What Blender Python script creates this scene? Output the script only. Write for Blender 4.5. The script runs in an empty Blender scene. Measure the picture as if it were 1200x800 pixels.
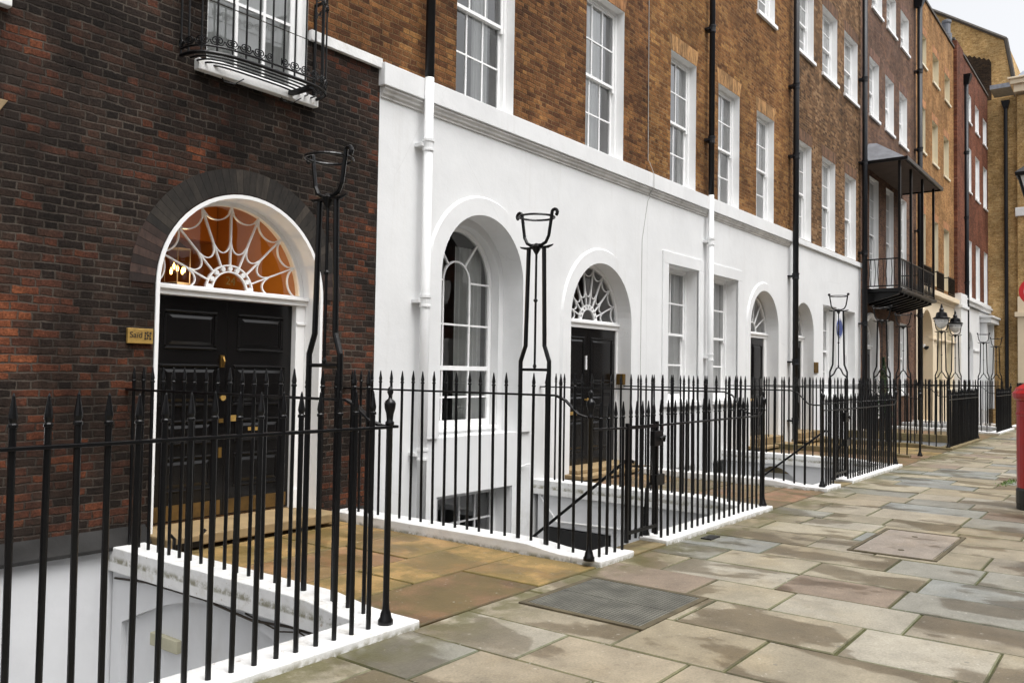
import bpy, bmesh, math, random
from mathutils import Vector, Matrix
from mathutils.geometry import tessellate_polygon
random.seed(7)
PI = math.pi
S = bpy.context.scene
COL = S.collection

# ---------------------------------------------------------------- camera, sky, sun, exposure
cam = bpy.data.objects.new('camera', bpy.data.cameras.new('camera'))
COL.objects.link(cam)
d1 = Vector((755, -48, -990)).normalized()
d2 = Vector((-1300, -15, -990)); d2 = (d2 - d1 * d2.dot(d1)).normalized()
d3 = d1.cross(d2)
cam.matrix_world = Matrix.Translation((0, 0, 1.6)) @ Matrix((d1, d2, d3)).to_4x4()
cam.data.sensor_width = 36
cam.data.lens = 29.7
cam.data.clip_start = 0.05
cam.data.clip_end = 2000
S.camera = cam

W = bpy.data.worlds.new('World'); S.world = W; W.use_nodes = True
wn = W.node_tree.nodes; wl = W.node_tree.links
sky = wn.new('ShaderNodeTexSky'); sky.sky_type = 'NISHITA'; sky.sun_disc = False
SUN_EL, SUN_AZ = math.radians(66), math.radians(187)
sky.sun_elevation = SUN_EL; sky.sun_rotation = SUN_AZ
sky.air_density = 1.0; sky.dust_density = 6.0; sky.ozone_density = 1.0
hsv = wn.new('ShaderNodeHueSaturation'); hsv.inputs['Saturation'].default_value = 0.12   # cloud cover: nearly neutral
wl.new(sky.outputs[0], hsv.inputs['Color'])
wl.new(hsv.outputs[0], wn['Background'].inputs['Color'])
wn['Background'].inputs['Strength'].default_value = 0.15
sl = bpy.data.lights.new('sun', 'SUN'); sl.energy = 0.5; sl.angle = math.radians(35); sl.color = (1, .985, .965)
so = bpy.data.objects.new('sun', sl); COL.objects.link(so)
sdir = Vector((math.sin(SUN_AZ) * math.cos(SUN_EL), math.cos(SUN_AZ) * math.cos(SUN_EL), math.sin(SUN_EL)))
so.rotation_euler = sdir.to_track_quat('Z', 'Y').to_euler(); so.location = (0, -10, 30)
S.view_settings.view_transform = 'Standard'; S.view_settings.look = 'None'
S.view_settings.gamma = 1; S.view_settings.exposure = 1.0
S.view_settings.use_curve_mapping = False

# ---------------------------------------------------------------- node helpers and materials
class NT:
    def __init__(s, name):
        s.m = bpy.data.materials.new(name); s.m.use_nodes = True
        s.t = s.m.node_tree; s.b = s.t.nodes['Principled BSDF']
    def n(s, t, **k):
        o = s.t.nodes.new(t)
        for a, b in k.items(): setattr(o, a, b)
        return o
    def l(s, a, b): s.t.links.new(a, b)
    def setin(s, sock, v):
        if isinstance(v, bpy.types.NodeSocket): s.l(v, sock)
        else: sock.default_value = v
    def math(s, op, a, b=0.0, c=None):
        o = s.n('ShaderNodeMath', operation=op)
        s.setin(o.inputs[0], a); s.setin(o.inputs[1], b)
        if c is not None: s.setin(o.inputs[2], c)
        return o.outputs[0]
    def mapr(s, v, a, b, c=0.0, d=1.0, smooth=True):
        o = s.n('ShaderNodeMapRange'); o.interpolation_type = 'SMOOTHSTEP' if smooth else 'LINEAR'
        s.setin(o.inputs['Value'], v)
        o.inputs['From Min'].default_value = a; o.inputs['From Max'].default_value = b
        o.inputs['To Min'].default_value = c; o.inputs['To Max'].default_value = d
        return o.outputs[0]
    def pos(s): return s.n('ShaderNodeNewGeometry').outputs['Position']
    def xyz(s, v):
        o = s.n('ShaderNodeSeparateXYZ'); s.l(v, o.inputs[0]); return o.outputs
    def comb(s, x, y, z=0.0):
        o = s.n('ShaderNodeCombineXYZ')
        for i, v in enumerate((x, y, z)): s.setin(o.inputs[i], v)
        return o.outputs[0]
    def noise(s, vec, scale, detail=4, rough=.55, dim='3D', w=None, stretch=None):
        if stretch:
            mp = s.n('ShaderNodeMapping'); s.l(vec, mp.inputs[0]); mp.inputs['Scale'].default_value = stretch; vec = mp.outputs[0]
        o = s.n('ShaderNodeTexNoise', noise_dimensions=dim)
        s.l(vec, o.inputs['Vector']); o.inputs['Scale'].default_value = scale
        o.inputs['Detail'].default_value = detail; o.inputs['Roughness'].default_value = rough
        if w is not None: s.setin(o.inputs['W'], w)
        return o.outputs['Fac']
    def ramp(s, v, stops):
        o = s.n('ShaderNodeValToRGB'); s.l(v, o.inputs[0]); e = o.color_ramp.elements
        while len(e) < len(stops): e.new(.5)
        for k, (p, c) in enumerate(stops): e[k].position = p; e[k].color = (*c, 1)
        return o.outputs[0]
    def mix(s, f, a, b, mode='MIX'):
        o = s.n('ShaderNodeMix', data_type='RGBA', blend_type=mode)
        s.setin(o.inputs[0], f)
        for sock, v in ((o.inputs[6], a), (o.inputs[7], b)):
            if isinstance(v, bpy.types.NodeSocket): s.l(v, sock)
            else: sock.default_value = (*v, 1)
        return o.outputs[2]
    def grey(s, v): return s.comb(v, v, v)
    def bump(s, h, strength=.4, dist=.01, prev=None):
        o = s.n('ShaderNodeBump'); s.l(h, o.inputs['Height'])
        o.inputs['Strength'].default_value = strength; o.inputs['Distance'].default_value = dist
        if prev is not None: s.l(prev, o.inputs['Normal'])
        return o.outputs[0]
    def out(s, col=None, rough=None, normal=None, **k):
        if col is not None: s.setin(s.b.inputs['Base Color'], (*col, 1) if isinstance(col, tuple) else col)
        if rough is not None: s.setin(s.b.inputs['Roughness'], rough)
        if normal is not None: s.l(normal, s.b.inputs['Normal'])
        for a, b in k.items(): s.b.inputs[a.replace('_', ' ')].default_value = b
        return s.m

def brick_mat(name, stops, mortar, axis='X', low=.9, lowscale=.7, rnd=.75, offs=0.0, soot=.35, bumps=.7, mort_w=.008, seed=0.0, ch=.067, per=.315, rag=.013, patch=None, zone=None):
    M = NT(name); p = M.pos(); x = M.xyz(p)
    wob = M.noise(p, 9, 2)
    u = M.math('ADD', x[0] if axis == 'X' else x[1], M.math('MULTIPLY', M.math('SUBTRACT', wob, .5), .026))
    v = M.math('ADD', x[2], M.math('MULTIPLY', M.math('SUBTRACT', M.noise(p, 5, 2, stretch=(1, 1, 2)), .5), .034))
    r = M.math('DIVIDE', v, ch); row = M.math('FLOOR', r); fv = M.math('SUBTRACT', r, row)
    wr = M.n('ShaderNodeTexWhiteNoise', noise_dimensions='1D'); M.l(row, wr.inputs['W'])
    half = M.math('MULTIPLY', M.math('FRACT', M.math('MULTIPLY', row, .5)), 1.0)
    t = M.math('ADD', M.math('ADD', M.math('DIVIDE', u, per), half), M.math('MULTIPLY', wr.outputs[0], .12))
    k = M.math('FLOOR', t); f = M.math('SUBTRACT', t, k)
    hd = M.math('GREATER_THAN', f, .667)
    bid = M.math('ADD', M.math('MULTIPLY', k, 2), hd)
    dv = M.math('MINIMUM', M.math('MINIMUM', f, M.math('SUBTRACT', 1.0, f)), M.math('ABSOLUTE', M.math('SUBTRACT', f, .667)))
    d = M.math('MINIMUM', M.math('MULTIPLY', dv, per), M.math('MULTIPLY', M.math('MINIMUM', fv, M.math('SUBTRACT', 1.0, fv)), ch))
    d = M.math('ADD', d, M.math('MULTIPLY', M.math('SUBTRACT', M.noise(p, 38, 4, .7), .5), rag))
    mort = M.mapr(d, mort_w * .35, mort_w, 1, 0)
    wn_ = M.n('ShaderNodeTexWhiteNoise', noise_dimensions='3D'); M.l(M.comb(bid, row, seed), wn_.inputs['Vector'])
    ln = M.noise(p, lowscale, 4, .6)
    val = M.math('ADD', M.math('MULTIPLY', wn_.outputs[0], rnd), M.math('MULTIPLY', M.math('SUBTRACT', ln, .5), low * 1.6))
    val = M.math('ADD', val, offs + (1 - rnd) * .5)
    if zone:
        for (c_, a_, b_, v0, v1) in zone: val = M.math('ADD', val, M.mapr(x[c_], a_, b_, v0, v1))
    c = M.ramp(val, stops)
    fine = M.noise(p, 55, 5, .7)
    c = M.mix(1.0, c, M.grey(M.mapr(fine, .3, .7, .45, 1.55, False)), 'MULTIPLY')
    c = M.mix(1.0, c, M.grey(M.mapr(M.noise(p, 17, 5, .75), .3, .7, .6, 1.4, False)), 'MULTIPLY')
    mv = M.mapr(M.noise(p, 2.3, 5, .7), .3, .7, .35, 1.5)
    mc = M.mix(1.0, mortar, M.grey(mv), 'MULTIPLY')
    c = M.mix(M.math('MULTIPLY', mort, M.mapr(M.noise(p, 6, 4, .7), .3, .6, .6, 1)), c, mc)
    if patch:
        pm = M.mapr(M.noise(p, patch[1], 6, .7), patch[2], patch[2] + .16)
        c = M.mix(M.math('MULTIPLY', pm, patch[3]), c, patch[0])
    big = M.noise(p, .9, 5, .65, stretch=(1.0, 1.0, .55))
    c = M.mix(1.0, c, M.grey(M.mapr(big, .3, .7, 1 - soot, 1 + soot * .6)), 'MULTIPLY')
    h = M.math('ADD', M.math('MULTIPLY', M.math('SUBTRACT', 1.0, mort), 1.0), M.math('MULTIPLY', fine, .7))
    return M.out(c, .82, M.bump(h, bumps, .012), **{'Specular_IOR_Level': .12})

def plain(name, col, rough=.5, var=.15, scale=3, bs=.0, bscale=40, metal=0.0, spec=.5, stain=None, coat=0.0):
    M = NT(name); p = M.pos()
    n = M.noise(p, scale, 5, .6)
    c = M.mix(1.0, col, M.grey(M.mapr(n, .25, .75, 1 - var, 1 + var * .5)), 'MULTIPLY')
    if stain:
        sc, amt, stretch, th = stain
        sn = M.noise(p, 1.0, 5, .65, stretch=stretch)
        c = M.mix(M.mapr(sn, th, th + .22, 0, amt), c, sc)
    nm = M.bump(M.noise(p, bscale, 4, .6), bs, .01) if bs else None
    return M.out(c, rough, nm, Metallic=metal, Specular_IOR_Level=spec, Coat_Weight=coat)

MAT = {}
MAT['brick_dark'] = brick_mat('sooty_brick', [(0, (.011, .0085, .007)), (.32, (.019, .0135, .011)), (.55, (.036, .022, .016)), (.72, (.062, .025, .016)), (.86, (.098, .034, .018)), (1, (.155, .052, .024))], (.055, .045, .036), low=1.15, lowscale=.8, rnd=.66, offs=-.03, mort_w=.010, soot=.5, rag=.024, patch=((.020, .016, .0135), 1.1, .50, .65), zone=((0, 2.4, 4.4, .09, -.05), (0, 5.9, 6.5, 0, .14), (2, 3.2, 5.0, .02, -.06)))
MAT['brick_brown'] = brick_mat('weathered_brown_brick', [(0, (.042, .019, .010)), (.3, (.09, .038, .017)), (.55, (.145, .063, .025)), (.8, (.205, .092, .033)), (1, (.30, .15, .052))], (.15, .095, .045), low=.6, lowscale=1.6, rnd=.68, seed=3, rag=.015, patch=((.06, .03, .015), 1.0, .5, .4))
MAT['brick_stock'] = brick_mat('tan_stock_brick', [(0, (.08, .032, .012)), (.3, (.145, .062, .021)), (.6, (.22, .10, .034)), (1, (.33, .175, .06))], (.22, .15, .08), low=.5, rnd=.7, seed=5, rag=.015, patch=((.10, .05, .022), .8, .52, .5))
MAT['brick_mottled'] = brick_mat('mottled_brown_brick', [(0, (.05, .027, .014)), (.35, (.115, .058, .027)), (.7, (.18, .095, .044)), (1, (.28, .17, .09))], (.21, .155, .10), low=.5, rnd=.85, seed=8)
MAT['brick_plum'] = brick_mat('plum_brick', [(0, (.06, .035, .028)), (.4, (.115, .064, .046)), (.7, (.155, .085, .056)), (1, (.23, .125, .07))], (.18, .135, .10), low=.6, rnd=.6, seed=11)
MAT['brick_tan'] = brick_mat('orange_tan_brick', [(0, (.17, .075, .026)), (.4, (.27, .13, .046)), (1, (.40, .22, .085))], (.28, .2, .12), low=.4, rnd=.7, seed=13)
MAT['brick_red'] = brick_mat('red_brick', [(0, (.085, .030, .019)), (.5, (.145, .053, .031)), (1, (.22, .085, .045))], (.17, .09, .065), low=.4, rnd=.7, seed=17)
MAT['brick_yellow'] = brick_mat('yellow_stock_brick', [(0, (.27, .16, .06)), (.4, (.40, .25, .10)), (1, (.52, .36, .17))], (.46, .33, .18), axis='Y', low=.5, rnd=.75, seed=19)
MAT['brick_black'] = brick_mat('blackened_brick', [(0, (.02, .014, .01)), (.6, (.045, .028, .018)), (1, (.08, .045, .02))], (.06, .045, .03), axis='Y', seed=23)
def stucco_mat():
    M = NT('white_stucco'); p = M.pos(); x = M.xyz(p)
    c = M.mix(1.0, (.725, .73, .73), M.grey(M.mapr(M.noise(p, 1.1, 5, .6), .25, .75, .93, 1.03)), 'MULTIPLY')
    streak = M.mapr(M.noise(p, 1.0, 6, .7, stretch=(5, 5, .35)), .54, .74)
    c = M.mix(M.math('MULTIPLY', streak, .22), c, (.52, .50, .46))
    patchy = M.mapr(M.noise(p, .55, 3, .5), .53, .56); c = M.mix(M.math('MULTIPLY', patchy, .10), c, (.66, .66, .65))
    base = M.math('MULTIPLY', M.mapr(x[2], -1.2, .9, 1, 0), M.mapr(M.noise(p, 2.2, 6, .7), .42, .66)); c = M.mix(M.math('MULTIPLY', base, .5), c, (.40, .38, .32))
    vo = M.n('ShaderNodeTexVoronoi', feature='DISTANCE_TO_EDGE'); mp = M.mix(.12, p, M.n('ShaderNodeTexNoise').outputs['Color']); M.l(mp, vo.inputs['Vector']); vo.inputs['Scale'].default_value = .55
    crack = M.math('MULTIPLY', M.mapr(vo.outputs['Distance'], .0, .0035, 1, 0), M.mapr(M.noise(p, .8, 2), .5, .6)); c = M.mix(M.math('MULTIPLY', crack, .16), c, (.38, .37, .35))
    h = M.math('ADD', M.noise(p, 3.2, 4, .6), M.math('MULTIPLY', M.noise(p, 60, 4, .6), .12))
    return M.out(c, .55, M.bump(h, .35, .02))
MAT['stucco'] = stucco_mat()
def coping_mat():
    M = NT('white_masonry_paint'); p = M.pos(); x = M.xyz(p)
    c = M.mix(1.0, (.76, .76, .75), M.grey(M.mapr(M.noise(p, 5, 5, .6), .25, .75, .88, 1.04)), 'MULTIPLY')
    c = M.mix(M.math('MULTIPLY', M.mapr(M.noise(p, 3.1, 6, .75), .53, .68), .45), c, (.47, .44, .37))
    low = M.math('MULTIPLY', M.math('MULTIPLY', M.mapr(x[2], .0, .045, 1, 0), M.mapr(x[2], -.03, -.012)), M.mapr(M.noise(p, 9, 5, .75), .38, .60)); c = M.mix(M.math('MULTIPLY', low, .85), c, (.16, .145, .07))
    c = M.mix(M.math('MULTIPLY', M.mapr(M.noise(p, 21, 3, .6), .66, .71), .6), c, (.30, .21, .13))
    h = M.math('ADD', M.noise(p, 12, 5, .7), M.math('MULTIPLY', M.noise(p, 2.5, 3), 1.5))
    return M.out(c, .55, M.bump(h, .5, .012))
MAT['coping'] = coping_mat()
MAT['stucco_dirty'] = plain('weathered_stucco_moulding', (.64, .63, .61), .7, .2, 2.5, .2, 30, stain=((.30, .28, .25), .6, (2, 2, 1), .52))
MAT['stucco_cream'] = plain('cream_stucco', (.72, .60, .43), .6, .06, 1, .08)
MAT['paint'] = plain('white_gloss_paint', (.84, .84, .835), .35, .04, 4, .03)
MAT['area_white'] = plain('chalky_grey_white_paint', (.63, .635, .645), .6, .1, 1.3, .15, 18, stain=((.36, .33, .28), .6, (.8, .8, .5), .56))
MAT['lead'] = plain('grey_lead_flashing', (.15, .155, .17), .6, .3, 4, .3, 8)
MAT['soffit'] = plain('brown_boarded_soffit', (.10, .07, .055), .8, .2)
MAT['vent'] = plain('faded_vent_block', (.42, .40, .29), .8, .2)
MAT['ledge'] = plain('stained_grey_ledge', (.030, .029, .028), .85, .4, 3, .35, 14, spec=.1, stain=((.03, .03, .03), .8, (1.5, 1.5, 6), .5))
MAT['iron'] = plain('black_gloss_iron', (.0035, .0035, .004), .3, .3, 30, .16, 60, spec=.3)
MAT['pipe_black'] = plain('black_pipe_paint', (.010, .011, .014), .45, .3, 8, .06, spec=.3)
MAT['door_black'] = plain('black_door_paint', (.004, .0035, .0035), .2, .2, 6, .02, 12, spec=.4)
MAT['frame_dirt'] = plain('dirty_cover_frame', (.085, .068, .038), .85, .4, 6, .3, 30)
MAT['brass'] = plain('aged_brass', (.46, .29, .085), .38, .3, 14, .05, metal=.45)
MAT['brass_dull'] = plain('dull_brass_plate', (.22, .13, .035), .5, .3, 10, .05, metal=.85)
MAT['kick'] = plain('tarnished_kick_plate', (.13, .075, .022), .5, .4, 8, .05, metal=.5)
MAT['ink'] = plain('dark_engraving', (.03, .02, .01), .6)
MAT['gold'] = plain('gold_leaf', (.55, .33, .1), .4, metal=.6)
MAT['hall'] = plain('orange_hall_plaster', (.50, .21, .022), .8, .08)
MAT['room'] = plain('room_plaster', (.30, .29, .27), .9, .1)
MAT['curtain'] = plain('white_curtain_cloth', (.84, .84, .82), .9, .06, 5)
MAT['cream_paint'] = plain('cream_window_paint', (.68, .60, .44), .5, .05)
MAT['moss'] = plain('mossy_joint', (.06, .06, .018), .95, .5, 9, .3, 50)
MAT['soil'] = plain('dark_subsoil', (.06, .055, .05), .95)
MAT['asphalt'] = plain('asphalt', (.05, .05, .05), .85, .25, 8, .4, 90)
MAT['concrete'] = plain('grey_area_flags', (.25, .25, .24), .8, .25, 2)
MAT['step_stone'] = plain('tan_step_stone', (.27, .19, .095), .7, .25, 3, .2, 30, stain=((.15, .12, .05), .6, (2, 2, 2), .54))
MAT['step_dark'] = plain('brown_kerb_stone', (.17, .13, .06), .8, .35, 4, .3, 20, stain=((.06, .07, .02), .7, (3, 3, 3), .52))
MAT['postbox'] = plain('post_box_red', (.38, .009, .012), .28, .1, 4)
MAT['blackpaint'] = plain('black_base_paint', (.012, .012, .012), .4)
MAT['sign_red'] = plain('sign_red', (.62, .015, .02), .4)
MAT['sign_white'] = plain('sign_white', (.8, .8, .8), .4)
MAT['blue'] = plain('blue_ceramic', (.03, .06, .22), .3)
MAT['slate'] = plain('blue_grey_slate', (.19, .21, .25), .6, .25, 6)
MAT['grate'] = None
MAT['leaf'] = plain('dark_conifer_leaf', (.02, .05, .012), .7, .4, 20)
MAT['weed'] = plain('bright_weed_leaf', (.10, .17, .03), .7, .4, 20)
MAT['cable'] = plain('grey_cable', (.40, .39, .37), .6)
MAT['void'] = plain('painted_vault_shade', (.012, .012, .012), .9)  # near-black colour standing in for the shade inside the vault opening
MAT['ridge'] = plain('dark_parapet_stone', (.07, .06, .05), .85)

def glass_mat(name, tint=(.93, .95, .95), boost=3.0, rough=.0):
    M = NT(name); t = M.t; t.nodes.remove(M.b)
    tr = M.n('ShaderNodeBsdfTransparent'); tr.inputs[0].default_value = (*tint, 1)
    gl = M.n('ShaderNodeBsdfGlossy'); gl.inputs['Roughness'].default_value = rough
    p = M.pos(); nm = M.bump(M.noise(p, 2.2, 2), .05, .02); M.l(nm, gl.inputs['Normal'])
    fr = M.n('ShaderNodeFresnel'); fr.inputs['IOR'].default_value = 1.5; M.l(nm, fr.inputs['Normal'])
    mx = M.n('ShaderNodeMixShader'); M.l(M.math('MINIMUM', M.math('MULTIPLY', fr.outputs[0], boost), .95), mx.inputs[0])
    M.l(tr.outputs[0], mx.inputs[1]); M.l(gl.outputs[0], mx.inputs[2])
    M.l(mx.outputs[0], t.nodes['Material Output'].inputs['Surface']); return M.m
MAT['glass'] = glass_mat('window_glass')
MAT['globe'] = plain('frosted_lantern_glass', (.75, .75, .74), .25)
def emit(name, col, st):
    M = NT(name); M.b.inputs['Emission Color'].default_value = (*col, 1); M.b.inputs['Emission Strength'].default_value = st
    return M.out(col, .4)
MAT['bulb'] = emit('lit_lamp_bulb', (1, .52, .14), 5)

def stone_mat(name, wet=.55, wet_th=.54, greeny=(3.05, 3.75), green_amt=.88):
    M = NT(name); p = M.pos(); x = M.xyz(p)
    at = M.n('ShaderNodeVertexColor', layer_name='col'); base = at.outputs['Color']; rnd = at.outputs['Alpha']
    n1 = M.noise(p, 3.5, 6, .65); n2 = M.noise(p, 70, 4, .7)
    c = M.mix(1.0, base, M.grey(M.mapr(n1, .25, .75, .68, 1.22, False)), 'MULTIPLY')
    c = M.mix(1.0, c, M.grey(M.mapr(n2, .25, .75, .72, 1.28, False)), 'MULTIPLY')
    n3 = M.noise(p, 11, 6, .75)
    c = M.mix(M.mapr(n3, .52, .72, 0, .55), c, M.mix(1.0, c, (.55, .52, .45), 'MULTIPLY'))
    hue = M.noise(p, .9, 4, .6)
    c = M.mix(M.mapr(hue, .5, .7, 0, .35), c, M.mix(1.0, c, (1.05, .92, .68), 'MULTIPLY'))
    gum = M.n('ShaderNodeTexVoronoi', feature='F1'); M.l(p, gum.inputs['Vector']); gum.inputs['Scale'].default_value = 3.1
    c = M.mix(M.mapr(gum.outputs['Distance'], .045, .055, .55, 0), c, (.10, .095, .085))
    w = M.math('MULTIPLY', rnd, 37.0)
    wn1 = M.noise(p, 1.15, 5, .5, dim='4D', w=w, stretch=(1.5, .85, 1))
    thr = M.math('ADD', M.math('MULTIPLY', rnd, -.08), wn1)
    wetm = M.math('ADD', M.math('MULTIPLY', M.mapr(thr, wet_th - .035, wet_th - .005), .7), M.mapr(thr, wet_th - .09, wet_th + .05, 0, .3))
    c = M.mix(M.math('MULTIPLY', wetm, wet), c, M.mix(1.0, c, (.42, .37, .30), 'MULTIPLY'))
    g = M.math('MULTIPLY', M.mapr(x[1], greeny[0], greeny[1]), M.mapr(M.noise(p, 2.6, 5, .65), .40, .56))
    c = M.mix(M.math('MULTIPLY', g, green_amt), c, (.072, .066, .017))
    sp = M.mapr(M.noise(p, 24, 2, .4), .70, .74)
    c = M.mix(M.math('MULTIPLY', sp, .35), c, (.5, .48, .42))
    ro = M.mapr(wetm, 0, 1, .62, .40)
    h = M.math('ADD', M.math('ADD', M.math('MULTIPLY', n1, 1.4), M.math('MULTIPLY', n2, .45)), M.math('MULTIPLY', n3, .5))
    return M.out(c, ro, M.bump(h, .5, .008))
MAT['york'] = stone_mat('york_stone_flags', wet=.8)
MAT['path_stone'] = stone_mat('ochre_path_flags', wet=.55, wet_th=.52, greeny=(2.0, 3.0), green_amt=.5)

def attr_brick(name):
    M = NT(name); p = M.pos()
    at = M.n('ShaderNodeVertexColor', layer_name='col')
    n = M.noise(p, 9, 6, .75, stretch=(1, 1, .45))
    c = M.mix(1.0, at.outputs['Color'], M.grey(M.mapr(n, .3, .7, .3, 1.9, False)), 'MULTIPLY')
    return M.out(c, .9, M.bump(n, .5, .01))
MAT['gauged'] = attr_brick('gauged_brick_arch')

def grate_mat():
    M = NT('worn_cover_plate'); p = M.pos(); x = M.xyz(p)
    a = M.math('SINE', M.math('MULTIPLY', M.math('ADD', x[0], x[1]), 120)); b = M.math('SINE', M.math('MULTIPLY', M.math('SUBTRACT', x[0], x[1]), 120))
    h = M.mapr(M.math('MULTIPLY', a, b), -.15, .25)
    n = M.noise(p, 5, 5)
    c = M.mix(h, (.045, .045, .038), (.17, .165, .135))
    c = M.mix(1.0, c, M.grey(M.mapr(n, .3, .7, .7, 1.25)), 'MULTIPLY')
    return M.out(c, .6, M.bump(h, .8, .006), Metallic=.2)
MAT['grate'] = grate_mat()

# ---------------------------------------------------------------- mesh helpers (all in world coordinates)
class MB:
    def __init__(s): s.v = []; s.f = []; s.c = {}; s.mi = {}
    def add(s, pts, faces, col=None, mi=0):
        o = len(s.v); s.v += [tuple(p) for p in pts]
        for f in faces:
            if col is not None: s.c[len(s.f)] = col
            if mi: s.mi[len(s.f)] = mi
            s.f.append([i + o for i in f])
    def quad(s, *p, col=None, mi=0): s.add(p, [list(range(len(p)))], col, mi)
    def box(s, x0, x1, y0, y1, z0, z1, col=None):
        x0, x1 = min(x0, x1), max(x0, x1); y0, y1 = min(y0, y1), max(y0, y1); z0, z1 = min(z0, z1), max(z0, z1)
        p = [(x, y, z) for z in (z0, z1) for y in (y0, y1) for x in (x0, x1)]
        s.add(p, [(0, 2, 3, 1), (4, 5, 7, 6), (0, 1, 5, 4), (2, 6, 7, 3), (0, 4, 6, 2), (1, 3, 7, 5)], col)
    def hexa(s, b, t, col=None):      # b, t: four points each, same order
        s.add(list(b) + list(t), [(3, 2, 1, 0), (4, 5, 6, 7), (0, 1, 5, 4), (1, 2, 6, 5), (2, 3, 7, 6), (3, 0, 4, 7)], col)
    def tube(s, pts, r, n=8, closed=False):
        P = [Vector(p) for p in pts]; N = len(P); rr = r if isinstance(r, (list, tuple)) else [r] * N
        rings = []; prev = None
        for i in range(N):
            if closed: t = (P[(i + 1) % N] - P[i - 1])
            else: t = P[min(i + 1, N - 1)] - P[max(i - 1, 0)]
            t.normalize()
            if prev is None:
                a = Vector((0, 0, 1)) if abs(t.z) < .9 else Vector((1, 0, 0)); u = t.cross(a).normalized()
            else: u = (prev - t * prev.dot(t)).normalized()
            prev = u; w = t.cross(u)
            rings.append([P[i] + (u * math.cos(2 * PI * k / n) + w * math.sin(2 * PI * k / n)) * rr[i] for k in range(n)])
        o = len(s.v); s.v += [tuple(q) for g in rings for q in g]
        for i in range(N if closed else N - 1):
            j = (i + 1) % N
            for k in range(n): s.f.append([o + i * n + k, o + i * n + (k + 1) % n, o + j * n + (k + 1) % n, o + j * n + k])
        if not closed:
            s.f.append([o + k for k in range(n)][::-1]); s.f.append([o + (N - 1) * n + k for k in range(n)])
    def lathe(s, prof, c, n=14, arc=2 * PI):
        o = len(s.v); m = len(prof)
        for i in range(n):
            a = arc * i / n
            for r, z in prof: s.v.append((c[0] + r * math.cos(a), c[1] + r * math.sin(a), c[2] + z))
        for i in range(n):
            j = (i + 1) % n
            for k in range(m - 1): s.f.append([o + i * m + k, o + j * m + k, o + j * m + k + 1, o + i * m + k + 1])
        s.f.append([o + i * m for i in range(n)][::-1]); s.f.append([o + i * m + m - 1 for i in range(n)])
    def ribbon(s, pts, w, y0, y1, closed=False):   # flat bar following (x,z) points, front y0, back y1
        P = [Vector((p[0], p[1])) for p in pts]; N = len(P); L = []; Rr = []
        for i in range(N):
            if closed: t = P[(i + 1) % N] - P[i - 1]
            else: t = P[min(i + 1, N - 1)] - P[max(i - 1, 0)]
            t.normalize(); nrm = Vector((-t.y, t.x)) * (w / 2)
            L.append(P[i] + nrm); Rr.append(P[i] - nrm)
        o = len(s.v)
        for i in range(N):
            for q in (L[i], Rr[i]):
                s.v.append((q.x, y0, q.y)); s.v.append((q.x, y1, q.y))
        for i in range(N if closed else N - 1):
            a = o + 4 * i; b = o + 4 * ((i + 1) % N)
            s.f += [[a, a + 2, b + 2, b], [a + 1, b + 1, b + 3, a + 3], [a, b, b + 1, a + 1], [a + 2, a + 3, b + 3, b + 2]]
        if not closed:
            a = o; b = o + 4 * (N - 1)
            s.f += [[a, a + 1, a + 3, a + 2], [b, b + 2, b + 3, b + 1]]
    def build(s, name, mat, parent=None, smooth=False, bevel=0.0, fix=True):
        off = Vector((0, 0, 0)); q = parent
        while q is not None: off += q.location; q = q.parent
        me = bpy.data.meshes.new(name)
        me.from_pydata([(v[0] - off.x, v[1] - off.y, v[2] - off.z) for v in s.v], [], s.f)
        if s.c:
            ca = me.color_attributes.new('col', 'FLOAT_COLOR', 'CORNER')
            for p in me.polygons:
                c = s.c.get(p.index, (.3, .3, .3, 0))
                for li in p.loop_indices: ca.data[li].color = c
        mats = mat if isinstance(mat, (list, tuple)) else [mat]
        for m in mats: me.materials.append(m)
        for k, m in s.mi.items(): me.polygons[k].material_index = m
        if fix:
            bm = bmesh.new(); bm.from_mesh(me); bmesh.ops.recalc_face_normals(bm, faces=bm.faces); bm.to_mesh(me); bm.free()
        if smooth: me.polygons.foreach_set('use_smooth', [True] * len(me.polygons))
        me.update()
        o = bpy.data.objects.new(name, me); COL.objects.link(o); o.parent = parent
        if bevel:
            b = o.modifiers.new('bevel', 'BEVEL'); b.width = bevel; b.segments = 2; b.limit_method = 'ANGLE'; b.angle_limit = math.radians(40)
        return o

def tag(o, label=None, cat=None, group=None, kind=None):
    if label: o['label'] = label
    if cat: o['category'] = cat
    if group: o['group'] = group
    if kind: o['kind'] = kind
    return o
def thing(name, label, cat, loc, group=None):
    o = bpy.data.objects.new(name, None); COL.objects.link(o); o.location = loc; o.empty_display_size = .2
    return tag(o, label, cat, group)

Y0 = 7.0
FR = lambda u, v, d=0.0: (u, Y0 + d, v)          # on the facade plane; d = depth into the building
def arch_poly(xc, r, z0, zs, n=28, ry=None):
    ry = ry or r
    return [(xc - r, z0)] + [(xc + r, z0)] + [(xc + r * math.cos(PI * i / n), zs + ry * math.sin(PI * i / n)) for i in range(n + 1)]
def rect(x0, x1, z0, z1): return [(x0, z0), (x1, z0), (x1, z1), (x0, z1)]
def holed(mb, outer, holes, fn, d=0.0, mi=0):
    loops = [[Vector((p[0], p[1], 0)) for p in outer]] + [[Vector((p[0], p[1], 0)) for p in h] for h in holes]
    flat = [p for lp in loops for p in lp]
    mb.add([fn(p.x, p.y, d) for p in flat], [list(t) for t in tessellate_polygon(loops)], mi=mi)
def loopwall(mb, poly, fn, da, db, mi=0):
    n = len(poly)
    for i in range(n):
        a, b = poly[i], poly[(i + 1) % n]
        mb.quad(fn(*a, da), fn(*b, da), fn(*b, db), fn(*a, db), mi=mi)
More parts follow.
